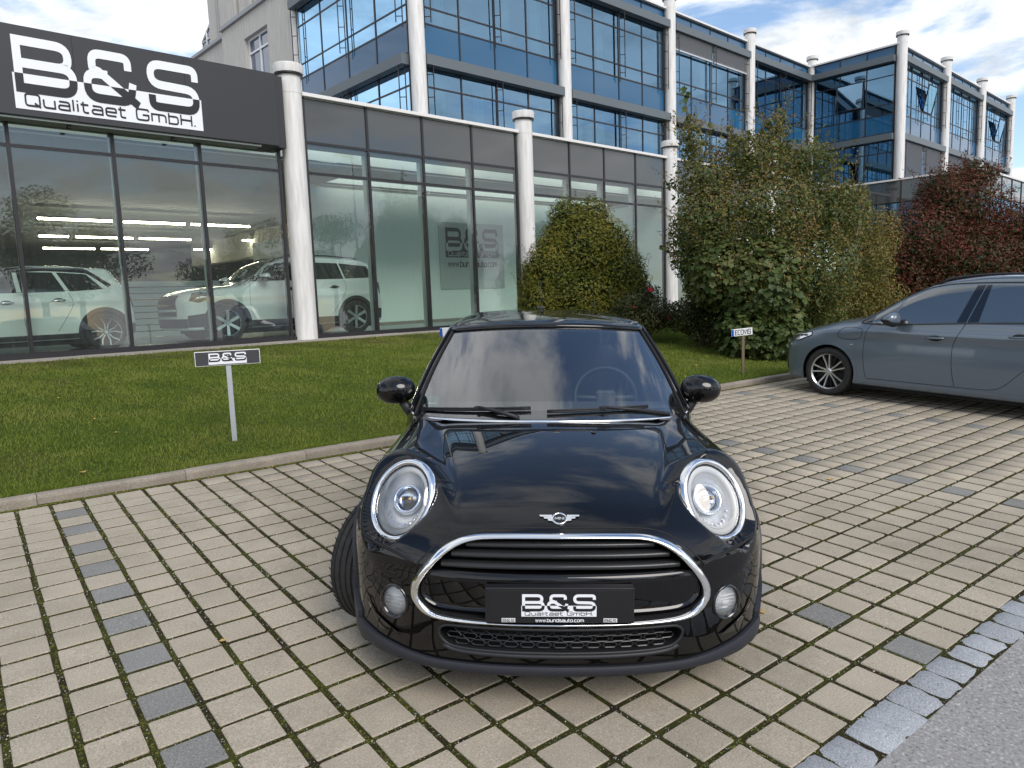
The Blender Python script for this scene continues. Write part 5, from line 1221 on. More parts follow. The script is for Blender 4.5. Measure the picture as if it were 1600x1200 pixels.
# thin bright line along the top of the lip
for sg in (-1, 1):
    yz = strip_grid([(.40, .14), (.47, .14)], [(.32, .26), (.46, .40)], 6, 8)
    # arch cladding
    for cy, cz in MW:
        A0 = math.asin((.15 - cz) / (AR + .02)); G_ = side_pts(body0, annulus(cy, cz, AR - .012, AR + .035, A0, math.pi - A0, 60, 4), sg, -.008); MB_().slab(G_, np.array([sg * .018, 0, 0])).build('arch_cladding', M['lip'], BC)
    G_ = side_pts(body0, strip_grid([(.775 + AR, .14), (3.27 - AR, .14)], [(.775 + AR, .25), (3.27 - AR, .25)], 20, 4), sg, -.006); MB_().slab(G_, np.array([sg * .016, 0, 0])).build('sill_trim', M['lip'], BC)
# front of the lip to the arch
for sg in (-1, 1):
    ys_ = np.linspace(.30, .46, 8); G2 = np.array([[(y, .145 + .01 * t + (lipz(.8, 1) + (y - .28) * .55 - .145) * t) for t in np.linspace(0, 1, 6)] for y in ys_])
    G_ = side_pts(body0, G2, sg, -.004); MB_().slab(G_, np.array([sg * .020, -.004, 0])).build('lip_end', M['lip'], BC)
# grille
gO3 = fp(grO, .004); gI3 = fp(grI, .004); n_ = len(grO)
mid = fp(grM, .017); gO4 = fp(grO + (grO - grM) * .15, -.006); gI4 = gI3 + np.array([0, .022, 0])
q1 = fp(grM + (grO - grM) * .6, .013); q2 = fp(grM - (grO - grM) * .6, .013)
ringG = np.stack([gO4, gO3, q1, mid, q2, gI3, gI4], 1); ringG = np.concatenate([ringG, ringG[:1]], 0)
MB_().grid(ringG).build('grille_ring', M['chrome'], BC, fix=True)
# recessed well: wall and black back
gb = np.stack([grI * .985 + np.array([0, .008]) * 0, ], 0)[0]
back = np.stack([grI[:, 0] * .985, np.full(n_, .16) + .28 * np.abs(grI[:, 0])**2, (grI[:, 1] - .51) * .97 + .51], 1)
w3 = np.stack([gI4 + np.array([0, -.004, 0]), back], 1); w3 = np.concatenate([w3, w3[:1]], 0)
b = MB_(); b.grid(w3, sm=True); b.add(list(back) + [(0, .16, .51)], [(i, (i + 1) % n_, n_) for i in range(n_)]); b.build('grille_well', M['black'], BC, fix=False)
def gy(x, z): return fp(np.array([[x, z]]))[0][1]
def gw_at(z):   # half width of the opening at height z
    c = grI[grI[:, 0] > 0]; xs = []
    for i in range(len(c) - 1):
        a, b_ = c[i], c[i + 1]
        if (a[1] - z) * (b_[1] - z) <= 0 and a[1] != b_[1]: xs.append(a[0] + (b_[0] - a[0]) * (z - a[1]) / (b_[1] - a[1]))
    return max(xs) if xs else .3
for z, h_ in ((.635, .012), (.602, .013), (.565, .014)):
    hw = gw_at(z) - .022; X = np.linspace(-hw, hw, 40); Y = fp(np.stack([X, np.full(40, z)], 1))[:, 1] + .022
    pr = [(0, -.007), (.004, -.013), (.030, -.014), (.036, 0), (.030, .010), (.006, .003)]
    rows = np.array([[(x, y + a * (1 - (x / hw)**8 * .4), z + b_ - .0 - .006 * (x / hw)**2 + h_ * .3) for a, b_ in pr] for x, y in zip(X, Y)])
    MB_().grid(rows, closed=True).build('grille_bar', M['satin'], BC)
# body coloured cross panel in the lower half of the grille
X = np.linspace(-1, 1, 50); rows = []
for t in X:
    r_ = []
    for z, dy in ((.548, .050), (.543, .016), (.530, .002), (.505, .004), (.46, .008), (.42, .010), (.395, .012), (.378, .02)):
        hw = gw_at(z) - .004; x = t * hw; r_.append((x, gy(x, z) + .012 + dy, z))
    rows.append(r_)
MB_().grid(np.array(rows)).build('grille_panel', M['paint'], BC)
# lower intake with honeycomb
n2 = len(liO); l3 = fp(liO, .001); lb = np.stack([liO[:, 0] * .98, np.full(n2, .12) + .30 * liO[:, 0]**2, (liO[:, 1] - .295) * .95 + .295], 1)
b = MB_(); w3 = np.stack([l3, lb], 1); w3 = np.concatenate([w3, w3[:1]], 0); b.grid(w3); b.add(list(lb) + [(0, .12, .295)], [(i, (i + 1) % n2, n2) for i in range(n2)]); b.build('intake_well', M['black'], BC, fix=False)
hx = MB_(); pitch = .060
for r_ in range(3):
    z = .270 + r_ * .024; k = -9
    while k < 10:
        x = (k + (.5 if r_ % 2 else 0)) * pitch; k += 1
        if abs(x) > .415 - (.02 if r_ == 0 else 0): continue
        pts = [(x - .027, z), (x - .017, z + .0105), (x + .017, z + .0105), (x + .027, z), (x + .017, z - .0105), (x - .017, z - .0105)]
        P = fp(np.array(pts)); P[:, 1] += .020; hx.tube(P, .0026, 4, closed=True, sm=False)
tag(hx.build('honeycomb', M['satin'], BC), kind='stuff')
P = fp(smooth_curve([(-.43, .262), (-.38, .243), (-.2, .236), (0, .235), (.2, .236), (.38, .243), (.43, .262)], 50), -.001); MB_().tube(P, .010, 6, sx=1.2).build('intake_lip', M['plastic'], BC)
P = fp(np.concatenate([liO, liO[:1]]), .0); MB_().tube(P[:-1], .006, 6, closed=True).build('intake_edge', M['plastic'], BC)
# number plate
PLT = T(-.006, -.018, .446) @ rot(math.radians(90 - 1.5), 'X')
pb = MB_().box((-.263, -.064, -.040), (.263, .066, 0), bev=.0025).build('plate_holder', M['sign_black'], BC, PLT)
MB_().box((-.252, -.040, .0003), (.252, .058, .0018), bev=.0006).build('plate_face', M['sign_black'], pb)
logo('upper_letters', .265, M['sign_white'], M['sign_black'], pb, T(-.135, -.038, .002) , dz=.0006)
t = MB_(); strokes(t, 'www.bundsauto.com', -.085, -.0585, .0115, .17, .2, z=.0008); t.build('web_address', M['sign_white'], pb, fix=False)
for x in (-.205, .155):
    l_ = MB_().add([(x, -.060, .0006), (x + .048, -.060, .0006), (x + .048, -.045, .0006), (x, -.045, .0006)], [(0, 1, 2, 3)]).build('mini_logo', M['plate_white'], pb, fix=False)
    t = MB_(); strokes(t, 'B&S', x + .004, -.0575, .009, .040, .22, z=.001); t.build('logo_letters', M['sign_black'], l_, fix=False)
# headlights
def hl_frame(c, n_, sg):
    n_ = n_ * np.array([sg, 1, 1]); c = c * np.array([sg, 1, 1]); u_ = np.cross([0, 0, 1.0], n_); u_ /= np.linalg.norm(u_); v_ = np.cross(n_, u_); return frame(c, u_, v_, n_)
def ell(a, b_, z, n_=64): return [(math.cos(t) * a, math.sin(t) * b_, z) for t in np.linspace(0, 2 * math.pi, n_, endpoint=False)]
def loops(mb, L_, mi=0, sm=True, cap=False, dish=None):
    G_ = np.array(L_); mb.grid(G_, mi, sm, closed=True)
    if cap: mb.add(G_[-1], [tuple(range(G_.shape[1]))], mi)
for sg in (-1, 1):
    HF = hl_frame(HLC, HLN, sg)
    hb = MB_(); loops(hb, [ell(.1445, .172, -.016), ell(.1435, .171, -.004), ell(.141, .168, -.002), ell(.137, .164, .009), ell(.129, .156, .013), ell(.121, .148, .010), ell(.117, .144, 0), ell(.116, .143, -.012)]); hl = hb.build('headlight', M['chrome'], BC, HF);
    b = MB_(); loops(b, [ell(.117, .144, .001), ell(.113, .140, .001), ell(.111, .138, -.012)]); b.build('black_gasket', M['black'], hl)
    b = MB_(); loops(b, [ell(.1155, .1425, .000), ell(.100, .123, .011), ell(.07, .087, .021), ell(.035, .043, .027), ell(.003, .004, .029)], cap=True); b.build('lens', M['lens'], hl)
    b = MB_(); loops(b, [ell(.112, .139, -.006), ell(.106, .132, -.004), ell(.092, .118, -.010), ell(.088, .113, -.020)]); b.build('light_ring', M['drl'], hl)
    b = MB_(); loops(b, [ell(.088, .113, -.018), ell(.080, .102, -.030), ell(.070, .088, -.050), ell(.055, .066, -.07), ell(.02, .02, -.085), ell(.003, .003, -.085)], cap=True); b.build('reflector_bowl', M['lamp_silver'], hl)
    cy_ = .012
    b = MB_(); P = [(math.cos(t) * .062, cy_ + math.sin(t) * .060, z) for z in (0,) for t in np.linspace(0, 6.283, 40, endpoint=False)]
    loops(b, [[(x * k, (y - cy_) * k + cy_, z) for x, y, _ in P] for k, z in ((1.03, -.045), (1.0, -.030), (.88, -.026), (.80, -.034), (.78, -.05))]); b.build('projector_ring', M['reflector'], hl)
    b = MB_(); loops(b, [[(x * k, (y - cy_) * k + cy_, z) for x, y, _ in P] for k, z in ((.79, -.052), (.60, -.036), (.3, -.027), (.03, -.024))], cap=True); b.build('projector_lens', M['clearlens'], hl)
    b = MB_(); loops(b, [[(x * k, (y - cy_) * k + cy_, z) for x, y, _ in P] for k, z in ((.78, -.056), (.4, -.060), (.03, -.062))], cap=True); b.build('projector_core', M['reflector'], hl)
    b = MB_(); b.tube([(-.022, cy_ - .002, -.034), (.022, cy_ + .002, -.034)], .009, 8); b.build('indicator_bulb', M['amber'], hl)
    b = MB_()
    for k in range(9): a = -2.6 + k * .26; b.box((math.cos(a) * .078 - .005, math.sin(a) * .094 - .005, -.036), (math.cos(a) * .078 + .005, math.sin(a) * .094 + .005, -.030), bev=.002)
    b.build('reflector_facets', M['chrome'], hl)
    # fog lamp
    FF = hl_frame(FOG, FGN, sg)
    b = MB_(); loops(b, [ell(.062, .068, -.03, 40), ell(.060, .066, .006, 40), ell(.054, .060, .008, 40), ell(.050, .055, -.006, 40)]); fl = b.build('fog_lamp', M['gloss_black'], BC, FF)
    b = MB_(); loops(b, [ell(.050, .055, -.004, 40), ell(.035, .038, .005, 40), ell(.003, .003, .009, 40)], cap=True); b.build('fog_lens', M['lens'], fl)
    b = MB_(); loops(b, [ell(.050, .055, -.005, 40), ell(.040, .044, -.020, 40), ell(.015, .015, -.032, 40), ell(.002, .002, -.033, 40)], cap=True); b.build('fog_reflector', M['lamp_silver'], fl)
    b = MB_()
    for k in range(5): z = -.030 + k * .013; hw = math.sqrt(max(.0001, .045**2 - z * z)); b.box((-hw, z - .0015, -.009), (hw, z + .0015, -.006))
    b.box((-.018, -.014, -.008), (.018, .002, -.002), bev=.002); b.build('fog_lamp_ribs', M['drl'], fl)
    # shut line between bonnet and bumper, grey tube as its painted highlight, air curtain blade
    P = fp(smooth_curve([(sg * .520, .556), (sg * .60, .578), (sg * .68, .590), (sg * .76, .600)], 30), -.0005); MB_().tube(P, .0052, 6).build('shut_line', M['black'], BC)
    P = side_pts(mini, smooth_curve([(.33, .602), (.40, .612), (.50, .63)], 14), sg, -.0005); MB_().tube(P, .0052, 6).build('shut_line', M['black'], BC)
    P = fp(smooth_curve([(sg * .525, .563), (sg * .60, .585), (sg * .68, .598), (sg * .755, .606)], 30), .0005); MB_().tube(P, .0022, 5).build('bonnet_highlight', M['line_highlight'], BC)
    P = top_pts(mini, smooth_curve([(sg * .70, 1.12), (sg * .715, .95), (sg * .74, .80)], 14), -.001)
    P = fp(strip_grid([(sg * .69, .262), (sg * .60, .262)], [(sg * .745, .36), (sg * .735, .33)], 8, 6), .006); MB_().slab(P, np.array([0, -.004, 0])).build('air_blade', M['gloss_black'], BC)
# shut line seen right under the grille ring on the bonnet
P = fp(smooth_curve(sym([(0, .690), (.21, .688), (.345, .677), (.435, .642), (.50, .584), (.535, .548)])[:11][::1][:6], 40), -.001); MB_().tube(P, .003, 5).build('shut_line', M['black'], BC)
P2 = P * np.array([-1, 1, 1]); MB_().tube(P2, .003, 5).build('shut_line', M['black'], BC)
# winged emblem on the bonnet
nE = np.array([0, -.50, .866]); cE = front_pts(mini, np.array([[0, .712]]))[0]
EF = frame(cE + nE * .003, np.array([1.0, 0, 0]), np.cross(nE, [1.0, 0, 0]), nE)
b = MB_(); loops(b, [ell(.0275, .0275, -.004, 36), ell(.0275, .0275, .003, 36), ell(.0235, .0235, .004, 36), ell(.0225, .0225, .001, 36)]); em = b.build('bonnet_emblem', M['chrome'], BC, EF)
b = MB_(); b.add(ell(.0226, .0226, .0012, 36), [tuple(range(36))]); b.build('emblem_disc', M['sign_black'], em)
t = MB_(); strokes(t, 'MINI', -.0165, -.0055, .011, .033, .22, z=.0022); t.build('emblem_letters', M['chrome'], em, fix=False)
for sg in (-1, 1):
    b = MB_()
    for k in range(3):
        y0, y1 = .0160 - k * .0098, .0063 - k * .0098; x1 = .074 - k * .015; V = [(sg * .0275 * (1.0 - .02 * k), y1, 0), (sg * x1 * .96, y1 + .002, 0), (sg * x1, y0, 0), (sg * .027, y0, 0)]; V2 = [(a, c, .003) for a, c, _ in V]
        b.add(V + V2, [(0, 1, 2, 3), (4, 5, 6, 7), (0, 1, 5, 4), (1, 2, 6, 5), (2, 3, 7, 6), (3, 0, 4, 7)])
    b.build('emblem_wing', M['chrome'], em)
# ---- greenhouse
LV = np.linspace(0, 1, 13)
def contour(t):
    """half plan outline (x>=0) at level t: list of sections"""
    s = t; bow = .012 * math.sin(math.pi * t)
    xc = .722 * (1 - s) + .560 * s + bow; yc = 1.36 * (1 - s) + 1.90 * s; y0 = 1.03 * (1 - s) + 1.74 * s; zc0 = .902 * (1 - s) + 1.305 * s; zcc = .862 * (1 - s) + 1.272 * s
    xb = .775 * (1 - s) + .575 * s + bow * 1.5; yr = 3.72 * (1 - s) + 3.36 * s; zr = .97 * (1 - s) + 1.285 * s
    ws = []
    for u_ in np.linspace(0, 1, 15): e = u_**2.3; ws.append((xc * u_, y0 + (yc - y0) * e, zc0 + (zcc - zc0) * e + .012 * math.sin(math.pi * t) * (1 - u_ * .5)))
    pA = [(xc + (xb - xc) * k * .55 + .018 * k, yc + .10 * k, zcc + .012 * k) for k in (.5, 1)]
    zs = zcc + .02
    side = []
    ya = yc + .10; xa = pA[-1][0]
    for u_ in np.linspace(0, 1, 19)[1:]:
        y = ya + (yr - .35 - ya) * u_; side.append((xa + (xb - xa) * min(1, u_ * 3) - .03 * u_**2, y, (pA[-1][2]) * (1 - min(1, u_ * 2)) + (zs + .02 * (1 - s)) * min(1, u_ * 2)))
    cr = [(side[-1][0] - .06, yr - .20, side[-1][2]), (side[-1][0] - .13, yr - .10, side[-1][2])]
    rw = [(cr[-1][0] * (1 - u_), yr - .10 + .10 * math.sin(u_ * math.pi / 2), side[-1][2] + (zr - side[-1][2]) * u_) for u_ in np.linspace(0, 1, 11)[1:]]
    return ws, pA, side, cr, rw
lev = [contour(t) for t in LV]
H = np.array([ws + pA + side + cr + rw for ws, pA, side, cr, rw in lev])   # (levels, n, 3)
n0, n1 = 15, 17; nb = 17 + 18; nc = nb + 2; nr = nc + 10
Hm = H * np.array([-1, 1, 1])
def gh(name, m_, i0, i1, t0, t1, both=True, off=0):
    for sg, A in ((1, H), (-1, Hm)):
        MB_().grid(A[t0:t1, i0:i1], flip=sg < 0).build(name, m_, BC, fix=False)
# windscreen: one sheet across
WS = np.concatenate([Hm[:, 14:0:-1], H[:, 0:15]], 1)
MB_().grid(WS).build('windscreen', M['carglass'], BC, fix=False)
# black ceramic band round the screen
rim_in = WS + np.array([0, .004, -.002])
MB_().grid(rim_in[0:2]).build('screen_band', M['black'], BC, fix=False); 
top_b = WS[11:13] + np.array([0, .004, -.002]); top_b[0] = top_b[0] * .75 + top_b[1] * .25; MB_().grid(top_b).build('screen_band', M['black'], BC, fix=False)
for sg, A in ((1, H), (-1, Hm)):
    s0 = A[:, 13:15] + np.array([0, .004, -.002]); s0[:, 0] = s0[:, 0] * .55 + s0[:, 1] * .45; MB_().grid(s0).build('screen_band', M['black'], BC, fix=False)
    pil = A[:, 14:18] + np.array([sg * .006, -.004, .004]); MB_().slab(pil, np.array([-sg * .012, .02, -.008])).build('windscreen_pillar', M['gloss_black'], BC)
    MB_().tube(A[:, 14] + np.array([0, -.003, .003]), .008, 6).build('screen_seal', M['black'], BC)
    P = A[:, 15] + np.array([sg * .010, -.002, .008]); MB_().tube(P, .009, 6).build('roof_drip_rail', M['paint'], BC)
    MB_().grid(A[0:12, 17:24], flip=sg < 0).build('side_window', M['darkglass'], BC, fix=False)
    MB_().grid(A[0:12, 23:25] + np.array([sg * .002, 0, 0])).build('door_pillar', M['gloss_black'], BC, fix=False)
    MB_().grid(A[0:12, 24:33], flip=sg < 0).build('rear_side_window', M['darkglass'], BC, fix=False)
    MB_().grid(A[0:12, 32:38]).build('rear_pillar', M['gloss_black'], BC, fix=False)
    MB_().grid(A[0:12, 37:48]).build('rear_screen', M['darkglass'], BC, fix=False)
# belt line chrome and infill between body and glass
base = np.concatenate([H[0, 14:], Hm[0, 14:][::-1]], 0)
inner = base.copy(); outr = base.copy(); 
P = base + np.array([0, 0, .004]); MB_().tube(P[:], .007, 6).build('belt_trim', M['chrome'], BC)
B3 = top_pts(body0, base[:, :2] * np.array([1.0, 1.0]) - np.array([0, 0])); 
sk_ = np.stack([base + np.array([0, 0, .002]), np.stack([base[:, 0] * 1.03, base[:, 1], np.minimum(B3[:, 2], base[:, 2]) - .03], 1)], 1); MB_().grid(sk_).build('belt_panel', M['paint'], BC, fix=False)
# roof
R0 = np.concatenate([WS[12], H[12, 15:], Hm[12, 15:][::-1]], 0); c0 = np.array([0, 2.58, 0])
rings = []
for k, (s, dz) in enumerate([(1.012, -.004), (1.016, .006), (1.0, .018), (.97, .026), (.90, .036), (.80, .045), (.65, .053), (.45, .060), (.22, .064), (.02, .066)]):
    r_ = R0.copy(); r_[:, 0] = R0[:, 0] * s; r_[:, 1] = c0[1] + (R0[:, 1] - c0[1]) * s; r_[:, 2] = R0[:, 2] * min(1, max(0, (s - .2) / .8)) + 1.288 * (1 - min(1, max(0, (s - .2) / .8))) + dz; rings.append(r_)
MB_().grid(np.array(rings), closed=True).build('roof', M['paint'], BC, fix=False)
MB_().lathe([(.032, 0), (.026, .012), (.008, .022), (.003, .03)], 20).build('antenna_base', M['plastic'], BC, T(-.01, 3.15, 1.345))
MB_().tube([(-.01, 3.15, 1.36), (-.01, 3.20, 1.56)], .0025, 6).build('antenna', M['plastic'], BC)
# chrome strip and scuttle at the foot of the screen
P = np.concatenate([Hm[0, 14:0:-1], H[0, 0:15]], 0) + np.array([0, -.022, -.006]); MB_().tube(P, .0085, 8).build('bonnet_chrome_strip', M['chrome'], BC)
G_ = np.stack([P + np.array([0, .004, -.004]), P + np.array([0, .05, -.03]), P + np.array([0, .16, -.02])], 1); MB_().grid(G_).build('scuttle', M['plastic'], BC, fix=False)
# wipers
def wiper(xa, xb, piv):
    X = np.linspace(xa, xb, 16); 
    def scr(x, t):
        x = float(x); i = t * 12; a = int(min(11, i)); f = i - a; L0 = WS[a] * (1 - f) + WS[a + 1] * f; return np.array([np.interp(x, L0[:, 0], L0[:, k]) for k in range(3)])
    tt = np.interp(X, [min(xa, xb), max(xa, xb)], [.055, .085] if xa < xb else [.085, .055])
    P = np.array([scr(x, t) for x, t in zip(X, tt)]) + np.array([0, -.010, .008]); b = MB_(); b.tube(P, .007, 6); b.tube(P + np.array([0, -.004, .009]), .005, 5)
    w_ = b.build('wiper', M['plastic'], BC)
    pc_ = P[8]; pv = scr(piv, .01) + np.array([0, -.01, .006]); md = (pc_ + pv) / 2 + np.array([0, -.008, .014])
    b = MB_(); b.tube([pv, md, pc_ + np.array([0, -.006, .016])], [.012, .010, .007], 6); b.box(pc_ + np.array([-.018, -.014, .004]), pc_ + np.array([.018, .002, .020]), bev=.003); b.build('wiper_arm', M['plastic'], w_)
wiper(-.67, -.10, -.16); wiper(-.02, .50, .62)
# bonnet washer jets and mirror images of nothing: two small nozzles
for x in (-.23, .19): 
    c = top_pts(mini, np.array([[x, .86]]))[0]; MB_().lathe([(.012, 0), (.010, .005), (.002, .007)], 12, o=c).build('washer_jet', M['plastic'], BC)
# door mirrors
for sg in (-1, 1):
    b = MB_(); u_ = np.linspace(0.001, math.pi - .001, 22); v_ = np.linspace(0, 2 * math.pi, 34, endpoint=False)
    G_ = []
    for a in u_:
        row = []
        for v in v_:
            x = math.cos(a) * .108; q = math.sin(a) ** .85; y = q * math.cos(v); z = q * math.sin(v) * .078; y = y * (.085 if y < 0 else .045); row.append((x, y + .02 * (x / .1) * -sg * 0, z))
        G_.append(row)
    b.grid(np.array(G_), closed=True); mm = b.build('door_mirror', M['paint'], BC, T(sg * .835 + (-.0 if sg > 0 else -.01), 1.50, .978) @ rot(-sg * .10, 'Z') @ rot(sg * .06, 'Y'))
    b = MB_(); b.add([(math.cos(t) * .088, .046, math.sin(t) * .060) for t in np.linspace(0, 6.283, 30, endpoint=False)], [tuple(range(30))]); b.build('mirror_glass', M['chrome'], mm)
    P = [(-sg * .030, 0, -.060), (-sg * .052, -.002, -.105), (-sg * .075, 0, -.140), (-sg * .085, .0, -.165)]
    MB_().tube(P, [.026, .027, .030, .036], 10, sx=1.0).build('mirror_stalk', M['plastic'], mm)
    P = [(x, -.088 + .25 * x * x * 3, -.020) for x in np.linspace(-.09, .09, 12)]
# wheels
make_wheel(BC, (-.765, .785, .300), -1, .300, .195, .222, 'ten', steer=math.radians(-32), spin=.4)
make_wheel(BC, (.765, .785, .300), 1, .300, .195, .222, 'ten', steer=math.radians(-32), spin=.9)
for sg in (-1, 1): make_wheel(BC, (sg * .745, 3.27, .300), sg, .300, .195, .222, 'ten', spin=.2)
# windscreen sticker
def on_ws(x, z_t, off=.003):
    i = z_t * 12; a = int(i); f = i - a; L0 = WS[a] * (1 - f) + WS[a + 1] * f; return np.array([np.interp(x, L0[:, 0], L0[:, k]) for k in range(3)])
sc_ = [on_ws(-.628 + math.cos(t) * .038, .155 + math.sin(t) * .068) + np.array([0, .004, -.006]) for t in np.linspace(0, 6.283, 28, endpoint=False)]
MB_().add(sc_, [tuple(range(28))]).build('green_sticker', M['sticker'], BC)
q_ = [on_ws(-.628 + a, .155 + b_) + np.array([0, .002, -.003]) for a, b_ in ((-.026, -.03), (.026, -.03), (.026, -.008), (-.026, -.008))]; MB_().add(q_, [(0, 1, 2, 3)]).build('sticker_field', M['plate_white'], BC, fix=False)
# ---- cabin
b = MB_(); G_ = np.array([[(x, y, z) for x in np.linspace(-.68, .68, 16)] for y, z in ((1.18, .868), (1.40, .885), (1.58, .895), (1.66, .87), (1.70, .80), (1.72, .60))]); b.grid(G_); b.build('dashboard', M['interior'], BC, fix=False)
b = MB_(); loops(b, [[(.36 + math.cos(t) * .185, 1.80 + math.sin(t) * .07, .86 + math.sin(t) * .165) for t in np.linspace(0, 6.283, 40, endpoint=False)]]) if False else None
P = np.array([(.345 + math.cos(t) * .180, 1.78 + math.sin(t) * .065, .885 + math.sin(t) * .165) for t in np.linspace(0, 2 * math.pi, 44, endpoint=False)]); sw = MB_().tube(P, .016, 8, closed=True).build('steering_wheel', M['plastic'], BC)
b = MB_(); b.box((.285, 1.76, .835), (.405, 1.80, .925), bev=.012)
for e in (P[0], P[22], P[33]): b.tube([(.345, 1.775, .88), e], .013, 6)
b.build('steering_hub', M['interior'], sw)
for x in (-.36, .36):
    b = MB_(); b.box((x - .24, 2.1, .35), (x + .24, 2.6, .55), bev=.04); st_ = b.build('front_seat', M['seat'], BC)
    G_ = np.array([[(x + w2 * math.cos(a), 2.62 + (z - .5) * .30 + .05 * math.sin(a), z) for a in np.linspace(0, 6.283, 20, endpoint=False)] for z, w2 in ((.50, .22), (.70, .24), (.95, .235), (1.05, .20), (1.10, .12), (1.11, .01))]); MB_().grid(G_, closed=True).build('backrest', M['seat'], st_)
    G_ = np.array([[(x + w2 * math.cos(a), 2.80 + .045 * math.sin(a), z) for a in np.linspace(0, 6.283, 16, endpoint=False)] for z, w2 in ((1.09, .01), (1.10, .11), (1.17, .13), (1.22, .11), (1.235, .01))]); MB_().grid(G_, closed=True).build('headrest', M['seat'], st_)
    for dx in (-.05, .05): MB_().tube([(x + dx, 2.80, 1.03), (x + dx, 2.80, 1.11)], .006, 6).build('headrest_bar', M['chrome'], st_)
b = MB_(); b.box((-.60, 3.15, .35), (.60, 3.35, .98), bev=.05); b.build('rear_bench', M['seat'], BC)
b = MB_(); loops(b, [[(-.02 + math.cos(a) * .115 * k, 1.90 + dy, 1.195 + math.sin(a) * .036 * k) for a in np.linspace(0, 6.283, 30, endpoint=False)] for k, dy in ((.02, -.02), (.8, -.02), (1, -.008), (1, .012), (.9, .018), (.02, .018))]); im = b.build('inner_mirror', M['plastic'], BC)
MB_().tube([(-.02, 1.85, 1.27), (-.02, 1.89, 1.20)], .010, 6).build('mirror_foot', M['plastic'], im)
cc_ = [on_ws(-.03 + math.cos(t) * .062, .84 + math.sin(t) * .085) + np.array([0, .006, -.010]) for t in np.linspace(0, 6.283, 28, endpoint=False)]; MB_().add(cc_, [tuple(range(28))]).build('sensor_patch', M['plastic'], BC)
MB_().box((-.70, 1.2, .22), (.70, 3.5, .30)).build('cabin_floor', M['interior'], BC)
for sg in (-1, 1): MB_().box((sg * .70 - .02, 1.3, .3), (sg * .70 + .02, 3.3, .86)).build('door_card', M['interior'], BC)
G_ = np.array([[(x, y, 1.29 - .05 * (abs(x) / .55)**2) for x in np.linspace(-.55, .55, 8)] for y in (1.95, 2.6, 3.3)]); MB_().grid(G_).build('headliner', M['dark_in'], BC, fix=False)
# ------------------------------------------------------------------ vegetation
def lobes_points(lobes, n, shellness=.35):
    """points in the outer part of overlapping ellipsoids; returns points and outward normals"""
    vol = np.array([l[3] * l[4] * l[5] for l in lobes])**.67; idx = np.random.choice(len(lobes), n, p=vol / vol.sum())
    L = np.array(lobes)[idx]; d = np.random.normal(size=(n, 3)); d /= np.linalg.norm(d, axis=1)[:, None]
    r = 1 - np.abs(np.random.normal(0, shellness, n)); r = np.clip(r, .05, 1.12)
    p = L[:, :3] + d * L[:, 3:6] * r[:, None]; nn = d / L[:, 3:6]; nn /= np.linalg.norm(nn, axis=1)[:, None]; return p, nn
LEAF5 = [(0, 0, 0), (.22, .03, .02), (.46, .06, .06), (.44, .30, .03), (.60, .58, .12), (.30, .62, .03), (0, 1.0, .16), (-.30, .62, .03), (-.60, .58, .12), (-.44, .30, .03), (-.46, .06, .06), (-.22, .03, .02), (0, .40, -.06)]
LEAF5F = [(i, (i + 1) % 12, 12) for i in range(12)]
LEAF2 = [(0, 0, 0), (.32, .45, .08), (0, 1, 0), (-.32, .45, .08)]; LEAF2F = [(0, 1, 2), (0, 2, 3)]
def leaves(name, p, nn, size, m_, parent, tmpl=2, spread=.9, droop=0.0, narrow=1.0, Mx=None):
    n = len(p); up = nn + np.array([0, 0, .35]); R_ = rand_rot(n, up, spread)
    if droop: # leaf long axis (local y) hangs down
        y = np.random.normal(size=(n, 3)) * .5 + np.array([0, 0, -1.0]) + nn * .3; z = R_[:, :, 2]; y -= z * np.sum(y * z, 1)[:, None]; y /= np.linalg.norm(y, axis=1)[:, None]; R_ = np.stack([np.cross(y, z), y, z], 2)
    s = size * np.random.uniform(.6, 1.25, n); s3 = np.stack([s * narrow, s, s], 1)
    tv, tf = (LEAF2, LEAF2F) if tmpl == 2 else (LEAF5, LEAF5F)
    return tag(obj(name, scatter(name, tv, tf, p, R_, s3, m_), parent, Mx), kind='stuff')
def branches(parent, base, tips, r0, m_, name='branch', seg=6, wob=.12):
    for k, t in enumerate(tips):
        b0 = np.array(base[k] if np.ndim(base) > 1 else base, float); t = np.array(t, float); P = []
        for i in range(seg + 1): f = i / seg; P.append(b0 * (1 - f) + t * f + np.random.normal(0, wob, 3) * math.sin(math.pi * f) + np.array([0, 0, .25 * np.linalg.norm(t - b0) * f * (1 - f)]))
        MB_().tube(np.array(P), np.linspace(r0 if np.isscalar(r0) else r0[k], .006, seg + 1), 6).build(name, m_, parent)
def on_lawn_uw(u, w_): return lawn_p(u, np.clip((w_ - 6.055) / 6.6, 0, 1))
def ray_at(x, y, depth):
    return CAM + (RZ + RX * (x - 800) / FPX + RY * (y - 600) / FPX) * depth
def dark_core(parent, lobes, k, m_):
    b = MB_(); u_ = np.linspace(.01, math.pi - .01, 9); v_ = np.linspace(0, 2 * math.pi, 14, endpoint=False)
    for l in lobes:
        G_ = np.array([[(l[0] + l[3] * k * math.sin(a) * math.cos(v) * (1 + .12 * math.sin(3 * v + l[0] * 7)), l[1] + l[4] * k * math.sin(a) * math.sin(v), l[2] + l[5] * k * math.cos(a)) for v in v_] for a in u_]); b.grid(G_, closed=True)
    return b.build('inner_twigs', m_, parent)
M['twig'] = mat('shaded_twigs', (.030, .028, .014), 1.0, spec=.1)
